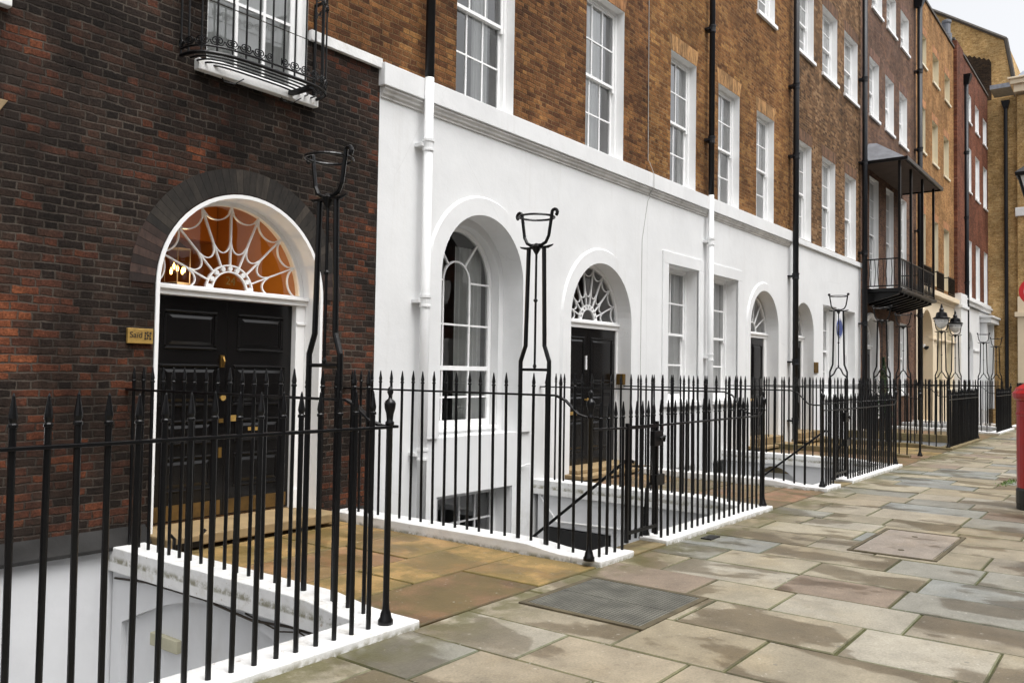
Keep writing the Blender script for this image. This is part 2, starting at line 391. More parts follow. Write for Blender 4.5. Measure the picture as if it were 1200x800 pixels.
def wall(name, mat, parent, outer, holes, fn=FR, thick=.35):
    m = MB(); holed(m, outer, holes, fn); loopwall(m, outer, fn, 0, thick)
    return m.build(name, mat, parent, fix=False)

# ---------------------------------------------------------------- windows and doors
def sash_window(par, x0, x1, z0, z1, cols=3, rows=4, reveal=.13, mat='paint', curtain=None, sill=True, fy=0.0, lintel=None, pair=.5, bar=.022, stile=.06, cy=.135):
    Y = Y0 + fy
    f = MB(); yw = Y + reveal
    fr = .055
    for a, b, c, d in ((x0, x0 + fr, z0, z1), (x1 - fr, x1, z0, z1)): f.box(a, b, yw, yw + .11, c, d)
    f.box(x0 + fr, x1 - fr, yw, yw + .11, z1 - fr, z1); f.box(x0 + fr, x1 - fr, yw - .01, yw + .11, z0, z0 + .045)
    gx0, gx1 = x0 + fr, x1 - fr; zb = z0 + .045; zt = z1 - fr; zm = zb + (zt - zb) * pair
    glass = MB()
    r1 = max(1, int(round(rows * (1 - pair)))); r0 = rows - r1
    for (za, zc, yy, rr, horn) in ((zm - .022, zt, yw + .02, r1, True), (zb, zm + .022, yw + .062, r0, False)):
        s = stile * .75
        f.box(gx0, gx0 + s, yy, yy + .038, za, zc); f.box(gx1 - s, gx1, yy, yy + .038, za, zc)
        f.box(gx0 + s, gx1 - s, yy, yy + .038, zc - .045, zc); f.box(gx0 + s, gx1 - s, yy, yy + .038, za, za + (.045 if horn else .07))
        if horn:
            for xx in (gx0, gx1 - s): f.box(xx, xx + s, yy, yy + .036, za - .06, za)
        ax0, ax1 = gx0 + s, gx1 - s; az0, az1 = za + (.045 if horn else .07), zc - .045
        for i in range(1, cols):
            xx = ax0 + (ax1 - ax0) * i / cols; f.box(xx - bar / 2, xx + bar / 2, yy + .004, yy + .034, az0, az1)
        for j in range(1, rr):
            zz = az0 + (az1 - az0) * j / rr; f.box(ax0, ax1, yy + .006, yy + .032, zz - bar / 2, zz + bar / 2)
        for i in range(cols):
            for j in range(rr):
                xa = ax0 + (ax1 - ax0) * i / cols; xb = ax0 + (ax1 - ax0) * (i + 1) / cols
                zA = az0 + (az1 - az0) * j / rr; zB = az0 + (az1 - az0) * (j + 1) / rr
                t1, t2 = random.uniform(-.0025, .0025), random.uniform(-.0025, .0025)
                yg = yy + .019
                glass.quad((xa, yg - t1 - t2, zA), (xb, yg + t1 - t2, zA), (xb, yg + t1 + t2, zB), (xa, yg - t1 + t2, zB))
    w = f.build('window', MAT[mat], par)
    glass.build('pane', MAT['glass'], w, fix=False)
    m = MB(); loopwall(m, rect(x0, x1, z0, z1), lambda u, v, d: (u, Y + d, v), 0.0, reveal + .11)
    m.build('reveal', MAT[mat], w, fix=False)
    if sill:
        m = MB(); m.hexa([(x0 - .06, Y - .06, z0 - .1), (x1 + .06, Y - .06, z0 - .1), (x1 + .06, Y + reveal, z0 - .1), (x0 - .06, Y + reveal, z0 - .1)],
                         [(x0 - .06, Y - .06, z0 - .015), (x1 + .06, Y - .06, z0 - .015), (x1 + .06, Y + reveal, z0 + .008), (x0 - .06, Y + reveal, z0 + .008)])
        m.build('sill', MAT[mat], w, bevel=.006)
    if curtain:
        m = MB()
        for (a, b, c0, c1) in curtain:
            xa = x0 + (x1 - x0) * a; xb = x0 + (x1 - x0) * b; za = z0 + (z1 - z0) * c0; zc = z0 + (z1 - z0) * c1; n = max(4, int((xb - xa) / .02))
            for i in range(n):
                u0, u1 = xa + (xb - xa) * i / n, xa + (xb - xa) * (i + 1) / n
                k = lambda u: yw + cy + (.014 if cy > .12 else .003) * math.sin(u * 90)
                m.quad((u0, k(u0), za), (u1, k(u1), za), (u1, k(u1), zc), (u0, k(u0), zc))
        m.build('curtain', MAT['curtain'], w, smooth=True, fix=False)
    if lintel:
        m = MB(); n = 14; h = .3; sp = .09
        for i in range(n):
            a, b = i / n, (i + 1) / n; g = .0035
            xa, xb = x0 - .02 + (x1 - x0 + .04) * a + g, x0 - .02 + (x1 - x0 + .04) * b - g
            ta, tb = x0 - sp + (x1 - x0 + 2 * sp) * a + g, x0 - sp + (x1 - x0 + 2 * sp) * b - g
            k = random.uniform(.65, 1.2); c = (lintel[0] * k, lintel[1] * k, lintel[2] * k, 1)
            m.hexa([(xa, Y - .004, z1 + .003), (xb, Y - .004, z1 + .003), (xb, Y + .05, z1 + .003), (xa, Y + .05, z1 + .003)],
                   [(ta, Y - .004, z1 + h), (tb, Y - .004, z1 + h), (tb, Y + .05, z1 + h), (ta, Y + .05, z1 + h)], col=c)
        m.build('brick_lintel', MAT['gauged'], w)
    return w

def rooms(par, x0, x1, z0, z1, mat='room', ya=.3, depth=3.0):
    m = MB(); a, b = Y0 + ya, Y0 + ya + depth
    P = [(x0, a, z0), (x1, a, z0), (x1, a, z1), (x0, a, z1), (x0, b, z0), (x1, b, z0), (x1, b, z1), (x0, b, z1)]
    m.add(P, [(0, 1, 5, 4), (1, 2, 6, 5), (2, 3, 7, 6), (3, 0, 4, 7), (4, 5, 6, 7)])
    return m.build('room_interior', MAT[mat], par)

def arc(xc, zc, r, a0, a1, n, rz=None):
    rz = rz or r
    return [(xc + r * math.cos(a0 + (a1 - a0) * i / n), zc + rz * math.sin(a0 + (a1 - a0) * i / n)) for i in range(n + 1)]

def fanlight(par, xc, r, zs, y, spokes=9, hub=.3, w=.016, festoon=True, ring=True, number=None, mat='paint', edge=.05):
    f = MB(); y0, y1 = y, y + .03
    f.ribbon(arc(xc, zs, r - edge / 2, 0, PI, 36), edge, y - .01, y1 + .02)
    f.box(xc - r, xc + r, y - .012, y1 + .02, zs - .02, zs + .025)
    R = r - edge
    rin = R * hub
    for i in range(spokes + 1) if not festoon else range(1, spokes):
        a = PI * i / spokes
        f.ribbon([(xc + rin * math.cos(a), zs + rin * math.sin(a)), (xc + R * math.cos(a), zs + R * math.sin(a))], w, y0, y1)
    f.ribbon(arc(xc, zs, rin, 0, PI, 20), w * 1.2, y0 - .003, y1)
    if ring:
        f.ribbon(arc(xc, zs, rin * .76, 0, PI, 20), w * 1.1, y0 - .003, y1)
        for i in range(9):
            a = PI * (i + .5) / 9; ca, sa = math.cos(a), math.sin(a); rr = rin * .88; q = rin * .085
            f.ribbon([(xc + (rr - q) * ca, zs + (rr - q) * sa), (xc + (rr + q) * ca, zs + (rr + q) * sa)], q * 1.3, y0 - .003, y1)
            f.ribbon([(xc + rr * ca - q * sa * -1.0, zs + rr * sa - q * ca), (xc + rr * ca - q * sa, zs + rr * sa + q * ca)], q * 1.1, y0 - .002, y1)
    if festoon:
        for rad, dep in ((R, .16), (R * .60, .14)):
            for i in range(spokes):
                a0, a1 = PI * i / spokes, PI * (i + 1) / spokes
                pts = []
                for k in range(11):
                    t = k / 10; a = a0 + (a1 - a0) * t; rr = rad - dep * R * math.sqrt(max(0, 1 - (2 * t - 1) ** 2))
                    pts.append((xc + rr * math.cos(a), zs + rr * math.sin(a)))
                f.ribbon(pts, w * .85, y0 + .003, y1 - .003)
    o = f.build('fanlight', MAT[mat], par)
    g = MB(); pts = arc(xc, zs, r - .01, 0, PI, 30); g.add([(p[0], y + .02, p[1]) for p in pts], [list(range(len(pts)))])
    g.build('pane', MAT['glass'], o, fix=False)
    if number:
        t = text_mesh(number, .115, (xc, y - .004, zs + .07), 'brass_dull', o, 'house_number')
    return o

def text_mesh(body, size, loc, mat, par, name, rot=(PI / 2, 0, 0), align='CENTER', font_ext=.002):
    cu = bpy.data.curves.new(name, 'FONT'); cu.body = body; cu.size = size; cu.align_x = align; cu.extrude = font_ext; cu.offset = 0
    ob = bpy.data.objects.new(name + '_tmp', cu); COL.objects.link(ob)
    dg = bpy.context.evaluated_depsgraph_get(); me = bpy.data.meshes.new_from_object(ob.evaluated_get(dg)); bpy.data.objects.remove(ob)
    me.materials.clear(); me.materials.append(MAT[mat])
    o = bpy.data.objects.new(name, me); COL.objects.link(o); o.parent = par
    off = Vector((0, 0, 0)); q = par
    while q is not None: off += q.location; q = q.parent
    o.location = Vector(loc) - off; o.rotation_euler = rot; return o

def panel(m, x0, x1, z0, z1, y, fld=True):     # raised bolection moulding with a fielded panel, on a door face at y (towards -y)
    w = .035
    for a, b, c, d in ((x0, x1, z1 - w, z1), (x0, x1, z0, z0 + w), (x0, x0 + w, z0 + w, z1 - w), (x1 - w, x1, z0 + w, z1 - w)):
        m.hexa([(a, y, c), (b, y, c), (b, y, d), (a, y, d)], [(a + .012, y - .022, c + .012), (b - .012, y - .022, c + .012), (b - .012, y - .022, d - .012), (a + .012, y - .022, d - .012)])
    if fld and z1 - z0 > .2:
        a, b, c, d = x0 + .05, x1 - .05, z0 + .05, z1 - .05
        m.hexa([(a, y, c), (b, y, c), (b, y, d), (a, y, d)], [(a + .03, y - .012, c + .03), (b - .03, y - .012, c + .03), (b - .03, y - .012, d - .03), (a + .03, y - .012, d - .03)])

def ring_mould(m, xc, zs, ri, ro, z0, y0, y1, n=32):
    for i in range(n):
        a, b = PI * i / n, PI * (i + 1) / n
        P = lambda r, t, y: (xc + r * math.cos(t), y, zs + r * math.sin(t))
        m.quad(P(ri, a, y0), P(ri, b, y0), P(ro - .03, b, y0), P(ro - .03, a, y0)); m.quad(P(ro - .03, a, y0), P(ro - .03, b, y0), P(ro, b, y1), P(ro, a, y1))
        m.quad(P(ri, a, y0), P(ri, a, y1), P(ri, b, y1), P(ri, b, y0))
    for sg in (-1, 1):
        a, b, c = xc + sg * ri, xc + sg * (ro - .03), xc + sg * ro
        m.quad((a, y0, z0), (b, y0, z0), (b, y0, zs), (a, y0, zs)); m.quad((b, y0, z0), (c, y1, z0), (c, y1, zs), (b, y0, zs)); m.quad((a, y0, z0), (a, y0, zs), (a, y1, zs), (a, y1, z0))
        m.quad((a, y0, z0), (a, y1, z0), (c, y1, z0), (b, y0, z0))

def pipe(par, x, z0, z1, mat='pipe_black', r=.052, y=6.90, collars=(), name='drainpipe'):
    m = MB(); m.tube([(x, y, z0), (x, y, z1)], r, 14)
    o = m.build(name, MAT[mat], par, smooth=False)
    for f in o.data.polygons: f.use_smooth = len(f.vertices) == 4
    for z in collars:
        c = MB(); c.lathe([(r, -.07), (r + .013, -.07), (r + .013, -.045), (r + .008, -.04), (r + .008, .035), (r + .018, .04), (r + .018, .07), (r, .07)], (x, y, z), 14)
        c.box(x - r - .045, x + r + .03, y + .01, Y0 + .003, z - .02, z + .02)
        c.build('collar', MAT[mat], o)
    return o

# ================================================================ HOUSE 1: dark brick with the big arched double door
PARTY1 = 6.62
h1 = thing('terraced_house', 'soot dark brick town house with arched black double door and lit orange fanlight', 'house', (2.0, Y0, 0))
DX, DR, DZS = 4.925, .935, 2.33
door_hole = arch_poly(DX, DR, .0, DZS)
bwin = (4.42, 5.58, 4.43, 7.25); lwin = (1.45, 2.61, 4.43, 7.25); gwin = (1.4, 2.5, 1.1, 3.38)
# lower wall is one sheet with the door arch cut from its lower edge
def arch_notched(x0, x1, z0, z1, xc, r, zs):
    return [(x0, z0), (xc - r, z0)] + [(xc - r * math.cos(PI * i / 32), zs + r * math.sin(PI * i / 32)) for i in range(33)] + [(xc + r, z0), (x1, z0), (x1, z1), (x0, z1)]
outer = arch_notched(-2, PARTY1, .10, 5.03, DX, DR, DZS)
m = MB(); holed(m, outer, [rect(*gwin), rect(bwin[0], bwin[1], bwin[2], 5.02), rect(lwin[0], lwin[1], lwin[2], 5.02)], FR)
for a, b in (((-2, .1), (DX - DR, .1)), ((PARTY1, .1), (PARTY1, 5.03))): m.quad(FR(*a), FR(*b), FR(*b, .35), FR(*a, .35))
m.build('brick_wall', MAT['brick_dark'], h1, fix=False)
up = [(-2, 5.125), (lwin[0], 5.125), (lwin[0], lwin[3]), (lwin[1], lwin[3]), (lwin[1], 5.125), (bwin[0], 5.125), (bwin[0], bwin[3]), (bwin[1], bwin[3]), (bwin[1], 5.125), (PARTY1, 5.125), (PARTY1, 16.3), (-2, 16.3)]
h1w2 = [(x0, x0 + 1.1, z0, z1) for x0 in (1.5, 4.45) for z0, z1 in ((9.0, 11.0), (12.6, 14.2))]
m = MB(); holed(m, up, [rect(*w) for w in h1w2], FR); m.quad(FR(-2, 16.3), FR(PARTY1, 16.3), FR(PARTY1, 16.3, .4), FR(-2, 16.3, .4)); m.build('upper_brick_wall', MAT['brick_brown'], h1, fix=False)
for a, b in ((-2, lwin[0] - .02), (lwin[1] + .02, bwin[0] - .02), (bwin[1] + .02, PARTY1 - .003)):
    m = MB(); m.box(a, b, 6.955, 7.2, 5.02, 5.13); m.build('string_course', MAT['coping'], h1, bevel=.006)
sash_window(h1, *bwin, cols=3, rows=4, reveal=.09, sill=False, curtain=[(.02, .98, 0, 1)], pair=.5, bar=.03, cy=.098)
sash_window(h1, *lwin, cols=3, rows=4, reveal=.09, sill=False, curtain=[(.02, .98, 0, 1)], pair=.5, bar=.03, cy=.098)
sash_window(h1, *gwin, cols=3, rows=4, reveal=.12, curtain=[(.0, .2, 0, 1)])
for w in h1w2: sash_window(h1, *w, cols=3, rows=4)
for w in (bwin, lwin):
    m = MB(); m.box(w[0] - .12, w[1] + .11, 6.93, 7.1, 4.325, 4.428); m.build('window_sill', MAT['coping'], h1, bevel=.008)
m = MB()   # stone lintel of the ground-floor window
m.hexa([(1.32, 6.99, 3.385), (2.60, 6.99, 3.385), (2.60, 7.2, 3.385), (1.32, 7.2, 3.385)], [(1.2, 6.99, 3.62), (2.74, 6.99, 3.62), (2.74, 7.2, 3.62), (1.2, 7.2, 3.62)])
m.build('stone_lintel', MAT['step_stone'], h1, bevel=.005)
rooms(h1, -1.9, 3.3, .2, 3.9); rooms(h1, -1.9, 6.5, 4.3, 7.6); rooms(h1, -1.9, 6.5, 8.7, 11.3); rooms(h1, -1.9, 6.5, 12.2, 14.6)
# soot brick arch over the door
m = MB(); n = 46
for i in range(n):
    a, b = PI * i / n + .0012, PI * (i + 1) / n - .0012; ro, ri = DR + .245, DR + .012
    k = random.choice((.16, .2, .25, .3, .36, .5)); red = i > 38 or i < 4
    c = (.062 * k * (1.4 if red else 1), .049 * k, .037 * k, 1)
    P = lambda r, t, y: (DX + r * math.cos(t), y, DZS + r * math.sin(t))
    m.hexa([P(ri, a, 6.994), P(ro, a, 6.994), P(ro, a, 7.05), P(ri, a, 7.05)], [P(ri, b, 6.994), P(ro, b, 6.994), P(ro, b, 7.05), P(ri, b, 7.05)], col=c)
m.build('brick_arch', MAT['gauged'], h1)
# white door surround: reveal lining, edge, pilasters, transom, fanlight, two leaves
DD = .30; YD = Y0 + DD
sur = MB()
pts = [(DX - DR, .0)] + [(DX - DR * math.cos(PI * i / 32), DZS + DR * math.sin(PI * i / 32)) for i in range(33)] + [(DX + DR, .0)]
pin = [(DX - DR + .035, .0)] + [(DX - (DR - .035) * math.cos(PI * i / 32), DZS + (DR - .035) * math.sin(PI * i / 32)) for i in range(33)] + [(DX + DR - .035, .0)]
for i in range(len(pts) - 1):
    a, b, c, d = pts[i], pts[i + 1], pin[i + 1], pin[i]
    sur.quad((a[0], 6.985, a[1]), (b[0], 6.985, b[1]), (c[0], 6.985, c[1]), (d[0], 6.985, d[1]))
    sur.quad((d[0], 6.985, d[1]), (c[0], 6.985, c[1]), (c[0], YD + .1, c[1]), (d[0], YD + .1, d[1]))
    sur.quad((a[0], 6.985, a[1]), (b[0], 6.985, b[1]), (b[0], 7.1, b[1]), (a[0], 7.1, a[1]))
ds = sur.build('door_surround', MAT['paint'], h1, fix=False)
m = MB(); x0, x1 = DX - DR + .036, DX + DR - .036
m.box(x0, x1, YD - .10, YD + .06, 2.265, 2.315); m.box(x0, x1, YD - .13, YD + .05, 2.3155, 2.345)
for a, b in ((x0, x0 + .115), (x1 - .115, x1)):
    m.box(a, b, YD - .07, YD + .05, .14, 2.264); m.box(a - .0, b + .0, YD - .085, YD - .0705, 2.06, 2.085); m.box(a, b, YD - .09, YD - .0705, .14, .34)
m.build('transom', MAT['paint'], ds, bevel=.004)
fl = fanlight(h1, DX, DR - .04, 2.345, YD - .03, spokes=8, hub=.31, w=.0125, number='24')
lx0, lx1, lz0, lz1 = x0 + .116, x1 - .116, .155, 2.262
for k, (a, b) in enumerate(((lx0, DX - .002), (DX + .002, lx1))):
    m = MB(); m.box(a, b, YD, YD + .05, lz0, lz1)
    ia, ib = a + .11, b - .11
    panel(m, ia, ib, 1.76, 2.14, YD); panel(m, ia - .035, ib + .035, 1.22, 1.63, YD); panel(m, ia, ib, .86, 1.10, YD); panel(m, ia, ib, .42, .76, YD)
    d = m.build('door', MAT['door_black'], h1, bevel=.003)
    kp = MB(); kp.box(a + .03, b - .03, YD - .006, YD, lz0 + .015, lz0 + .155); kp.build('kick_plate', MAT['kick'], d)
    kn = MB()
    if k == 0:
        kx = b - .05
        kn.box(kx - .02, kx + .02, YD - .02, YD, 1.60, 1.72); kn.tube([(kx, YD - .03, 1.62), (kx, YD - .05, 1.66), (kx, YD - .03, 1.70)], .012, 8)
        kn.build('knocker', MAT['brass_dull'], d)
        kn = MB(); kn.tube([(kx, YD - .002, 1.305), (kx, YD - .03, 1.305), (kx, YD - .045, 1.305)], [.014, .014, .03], 12); kn.build('handle', MAT['brass'], d)
        kn = MB(); kn.box(kx - .03, kx + .03, YD - .012, YD, 1.06, 1.10); kn.box(kx - .018, kx + .018, YD - .015, YD, .72, .82); kn.build('lock_plate', MAT['brass_dull'], d)
    else:
        kn.box(a + .05, a + .12, YD - .014, YD, 1.07, 1.13); kn.build('lock_plate', MAT['brass'], d); kn = MB(); kn.box(a + .26, a + .40, YD - .016, YD, .97, 1.005); kn.build('letter_plate', MAT['brass'], d)
m = MB(); m.box(DX - DR - .02, DX + DR + .02, 6.66, 7.55, .045, .14); m.build('doorstep', MAT['step_stone'], h1, bevel=.012)
hall = MB(); a, b = YD + .12, 11.5; hx0, hx1, hz0, hz1 = 3.45, 6.5, .14, 3.95
P = [(hx0, a, hz0), (hx1, a, hz0), (hx1, a, hz1), (hx0, a, hz1), (hx0, b, hz0), (hx1, b, hz0), (hx1, b, hz1), (hx0, b, hz1)]
hall.add(P, [(0, 1, 5, 4), (1, 2, 6, 5), (2, 3, 7, 6), (3, 0, 4, 7), (4, 5, 6, 7)])
hall.box(hx0 + .02, hx1 - .02, 9.9, 10.15, 3.25, 3.94); hall.box(4.9, 5.0, 11.3, 11.45, .2, 3.9)
hall.build('room_interior', MAT['hall'], h1)
# cheeks between the arch lining and the hall so no daylight leaks in
m = MB(); holed(m, rect(hx0, hx1, hz0, hz1), [arch_poly(DX, DR - .036, hz0 + .001, DZS)], lambda u, v, d: (u, YD + .1 + d, v)); m.build('inner_wall', MAT['hall'], h1, fix=False)
# house plinth ledge and painted basement wall
m = MB(); m.hexa([(-2, 6.88, .07), (DX - DR - .03, 6.88, .07), (DX - DR - .03, 7.2, .07), (-2, 7.2, .07)], [(-2, 6.88, .10), (DX - DR - .03, 6.88, .10), (DX - DR - .03, 6.995, .235), (-2, 6.995, .235)])
m.build('plinth_ledge', MAT['ledge'], h1, bevel=.004)
m = MB(); m.box(-2, 3.85, 6.95, 7.3, -2.3, .07); m.build('basement_wall', MAT['area_white'], h1)
# balconette with scrolls
def balconette(x0, x1, zb):
    xc = (x0 + x1) / 2; aa = (x1 - x0) / 2; NN = 60
    def plan(t, off=0.0):      # t 0..1 along the bow
        th = PI * t; cx = math.cos(th); sx = math.sin(th)
        return (xc - (aa + off) * math.copysign(abs(cx) ** .55, cx), 6.985 - (.40 + off) * sx ** .6)
    arcl = [0]; prev = plan(0)
    for i in range(1, 401):
        q = plan(i / 400); arcl.append(arcl[-1] + math.dist(prev, q)); prev = q
    def at(u):
        L = u * arcl[-1]
        for i in range(1, 401):
            if arcl[i] >= L: return plan(i / 400)
        return plan(1)
    z1 = zb + 1.0
    m = MB()
    m.tube([(*at(i / NN), zb) for i in range(NN + 1)], .017, 6); g = m.build('balcony', MAT['iron'], h1)
    for z, r in ((z1, .018), (zb + .06, .010)):
        m = MB(); m.tube([(*at(i / NN), z) for i in range(NN + 1)], r, 6); m.build('rail', MAT['iron'], g)
    b = MB(); nb = 15; flat = []
    for i in range(nb + 1):
        q = at(i / nb); b.tube([(*q, zb), (*q, z1)], .009, 6)
    b.build('bar', MAT['iron'], g)['kind'] = 'stuff'
    for i in range(nb):
        qa, qb = Vector((*at((i + .5) / nb), 0)), Vector((*at((i + .56) / nb), 0)); t = (qb - qa).normalized(); c = qa
        for zz, up in ((zb + .115, 1), (z1 - .115, -1)):
            P = []
            for sg in (-1, 1):
                pts = []
                for k in range(26):
                    an = k / 25 * 3.6 * PI; rr = .044 * (1 - k / 25 * .8)
                    pts.append(c + t * (sg * (.050 - rr * math.cos(an))) * .92 + Vector((0, 0, zz - up * rr * math.sin(an))))
                P += pts[::-1] if sg < 0 else pts
            sc = MB(); sc.tube(P, .0058, 5); sc.build('scroll', MAT['iron'], g)
    fl = MB()
    for k in range(1, 5):
        off = -.075 * k
        fl.tube([(*plan(i / NN, off), zb - .004) for i in range(1, NN)], .009, 6)
    fl.box(x1 - .36, x1 - .30, 6.60, 6.995, zb - .045, zb - .010)
    fl.build('floor_grille', MAT['iron'], g)
    for xx in (x0 + .42, x1 - .42):
        br = MB()
        br.tube([(xx, 6.99, zb - .04), (xx + .03, 6.96, zb - .11), (xx + .12, 6.93, zb - .115), (xx + .2, 6.9, zb - .05)], .006, 6)
        br.build('bracket', MAT['iron'], g)
balconette(4.14, 5.66, 4.40)
# hanging hall lamp behind the fanlight
ch = thing('hall_lantern', 'small dark lantern with lit candle bulbs hanging behind the orange fanlight', 'lantern', (5.15, 8.6, 2.66))
m = MB(); m.tube([(5.15, 8.6, 2.95), (5.15, 8.6, 3.9)], .012, 6); m.lathe([(.02, .32), (.1, .26), (.15, .24)], (5.15, 8.6, 2.66), 6)
for k in range(6):
    a = PI * k / 3; c, s_ = 5.15 + .15 * math.cos(a), 8.6 + .15 * math.sin(a); m.tube([(c, s_, 2.90), (c, s_, 2.5)], .005, 5)
m.lathe([(.02, -.18), (.16, -.16), (.16, -.14), (.02, -.12)], (5.15, 8.6, 2.66), 6); m.build('frame', MAT['ink'], ch)
m = MB()
for dx, dy, dz in ((-.085, -.02, -.02), (-.035, -.06, .015), (.03, -.05, -.01), (.085, 0, .02), (.0, .07, .05)): m.lathe([(.006, -.03), (.013, -.02), (.013, -.005), (.016, .01), (.007, .03), (.001, .05)], (5.15 + dx, 8.6 + dy, 2.66 + dz), 8)
m.build('bulb', MAT['bulb'], ch)
pl = bpy.data.lights.new('hall_lamp', 'POINT'); pl.energy = 17; pl.color = (1, .68, .36); pl.shadow_soft_size = .08
po = bpy.data.objects.new('hall_lamp', pl); COL.objects.link(po); po.parent = ch; po.location = (.0, -.25, -.05)
po.name = 'bulb_light'
# brass plaque
pq = thing('brass_plaque', 'small brass name plaque reading Saïd on dark brick left of the double door', 'plaque', (3.85, 6.98, 1.86))
m = MB(); m.box(3.735, 3.965, 6.968, 6.998, 1.795, 1.925); m.build('plate', MAT['brass'], pq, bevel=.004)
text_mesh('Saïd', .072, (3.75, 6.966, 1.845), 'ink', pq, 'lettering', align='LEFT', font_ext=.001)
m = MB()
for r in range(3):
    for c in range(3):
        m.box(3.885 + c * .022, 3.885 + c * .022 + (.017 if (r + c) % 2 == 0 else .011), 6.965, 6.9675, 1.83 + r * .024 + .004 * (c % 2), 1.848 + r * .024 + .004 * (c % 2))
m.build('emblem', MAT['ink'], pq)
# boot scraper
bs = thing('boot_scraper', 'low black iron boot scraper on the path left of the double door step', 'boot scraper', (4.05, 6.55, .0))
m = MB(); m.tube([(3.97, 6.55, .0), (3.97, 6.55, .16), (3.93, 6.55, .2)], .014, 6); m.tube([(4.22, 6.55, .0), (4.22, 6.55, .16), (4.26, 6.55, .2)], .014, 6); m.build('upright', MAT['iron'], bs)
m = MB(); m.box(3.96, 4.23, 6.545, 6.555, .06, .11); m.build('blade', MAT['iron'], bs)

# ================================================================ HOUSE 2 and 3: white stucco ground floors
h2 = thing('terraced_house', 'brown brick town house with white stucco ground floor and tall arched sash window', 'house', (9.8, Y0, 0))
X2a, X2b = PARTY1 + .003, 13.0
AX, AR, AZS = 8.53, .84, 2.80            # arched window recess
EX, ER, EZS = 11.5, .915, 2.43           # second door
bas = (7.71, 9.23, -1.5, .06)
st_outer = [(X2a, -2.3), (X2b, -2.3), (X2b, 4.84), (X2a, 4.84)]
wall('stucco_front', MAT['stucco'], h2, st_outer, [arch_poly(AX, AR, .78, AZS), arch_poly(EX, ER, .0, EZS), rect(*bas)])
m = MB(); ring_mould(m, AX, AZS, AR, AR + .25, .78, 6.965, 6.999); ring_mould(m, EX, EZS, ER, ER + .24, .0, 6.965, 6.999); m.build('arch_moulding', MAT['stucco'], h2, fix=False)
# recess, inner arch and the sash
m = MB(); D1 = .31
loopwall(m, arch_poly(AX, AR, .78, AZS), FR, 0, D1)
IR = .735
holed(m, arch_poly(AX, AR, .78, AZS), [arch_poly(AX, IR, .82, AZS)], FR, D1); loopwall(m, arch_poly(AX, IR, .82, AZS), FR, D1, D1 + .2); m.build('window_recess', MAT['stucco'], h2, fix=False)
def arch_sash(par, xc, r, z0, zs, y):
    f = MB(); st = .06
    f.ribbon(arc(xc, zs, r - st / 2, 0, PI, 32), st, y, y + .06)
    for sg in (-1, 1): f.box(xc + sg * r, xc + sg * (r - st), y, y + .06, z0, zs)
    f.box(xc - r + st, xc + r - st, y, y + .08, z0, z0 + .08)
    zm = z0 + (zs - z0) * .40
    R = r - st; b = .024
    f.box(xc - R, xc + R, y + .005, y + .06, zm - .03, zm + .03)
    cr = R * .40
    for sg in (-1, 1):
        f.box(xc + sg * cr - b / 2, xc + sg * cr + b / 2, y + .008, y + .05, z0 + .08, zs)
        f.ribbon([(xc + sg * cr * .62, zs + cr * .8), (xc + sg * R * .62, zs + R * .79)], b, y + .01, y + .045)
        f.box(xc + sg * cr, xc + sg * R, y + .01, y + .045, zs - b / 2, zs + b / 2)
    f.ribbon(arc(xc, zs, cr, 0, PI, 18), b, y + .01, y + .045)
    for z in ((zs + zm) / 2, (z0 + zm) / 2): f.box(xc - R, xc + R, y + .011, y + .046, z - b / 2, z + b / 2)
    w = f.build('window', MAT['paint'], par)
    g = MB()
    for (a, c) in ((z0, zm), (zm, zs)):
        for k in range(3):
            xa, xb = xc - R + 2 * R * k / 3, xc - R + 2 * R * (k + 1) / 3; t = random.uniform(-.002, .002)
            g.quad((xa, y + .03 - t, a), (xb, y + .03 + t, a), (xb, y + .03 + t, c), (xa, y + .03 - t, c))
    P = arc(xc, zs, R + .01, 0, PI, 24); g.add([(p[0], y + .031, p[1]) for p in P], [list(range(len(P)))])
    g.build('pane', MAT['glass'], w, fix=False)
    m = MB(); n = 20
    for i in range(n):
        u0, u1 = xc + R * (.12 + .84 * i / n), xc + R * (.12 + .84 * (i + 1) / n); k = lambda u: y + .14 + .02 * math.sin(u * 80)
        m.quad((u0, k(u0), z0), (u1, k(u1), z0), (u1, k(u1), zs + .5), (u0, k(u0), zs + .5))
    m.build('curtain', MAT['curtain'], w, smooth=True, fix=False)
    m = MB(); m.box(xc - r - .0, xc + r + .0, y - .16, y + .05, z0 - .05, z0 - .002); m.build('sill', MAT['paint'], w, bevel=.006)
arch_sash(h2, AX, IR - .005, .87, AZS, Y0 + D1 + .13)
# basement window
m = MB(); loopwall(m, rect(*bas), FR, 0, .32); m.build('basement_reveal', MAT['area_white'], h2, fix=False)
sash_window(h2, bas[0] + .02, bas[1] - .02, bas[2], bas[3] - .0, cols=4, rows=4, reveal=.26, sill=False)
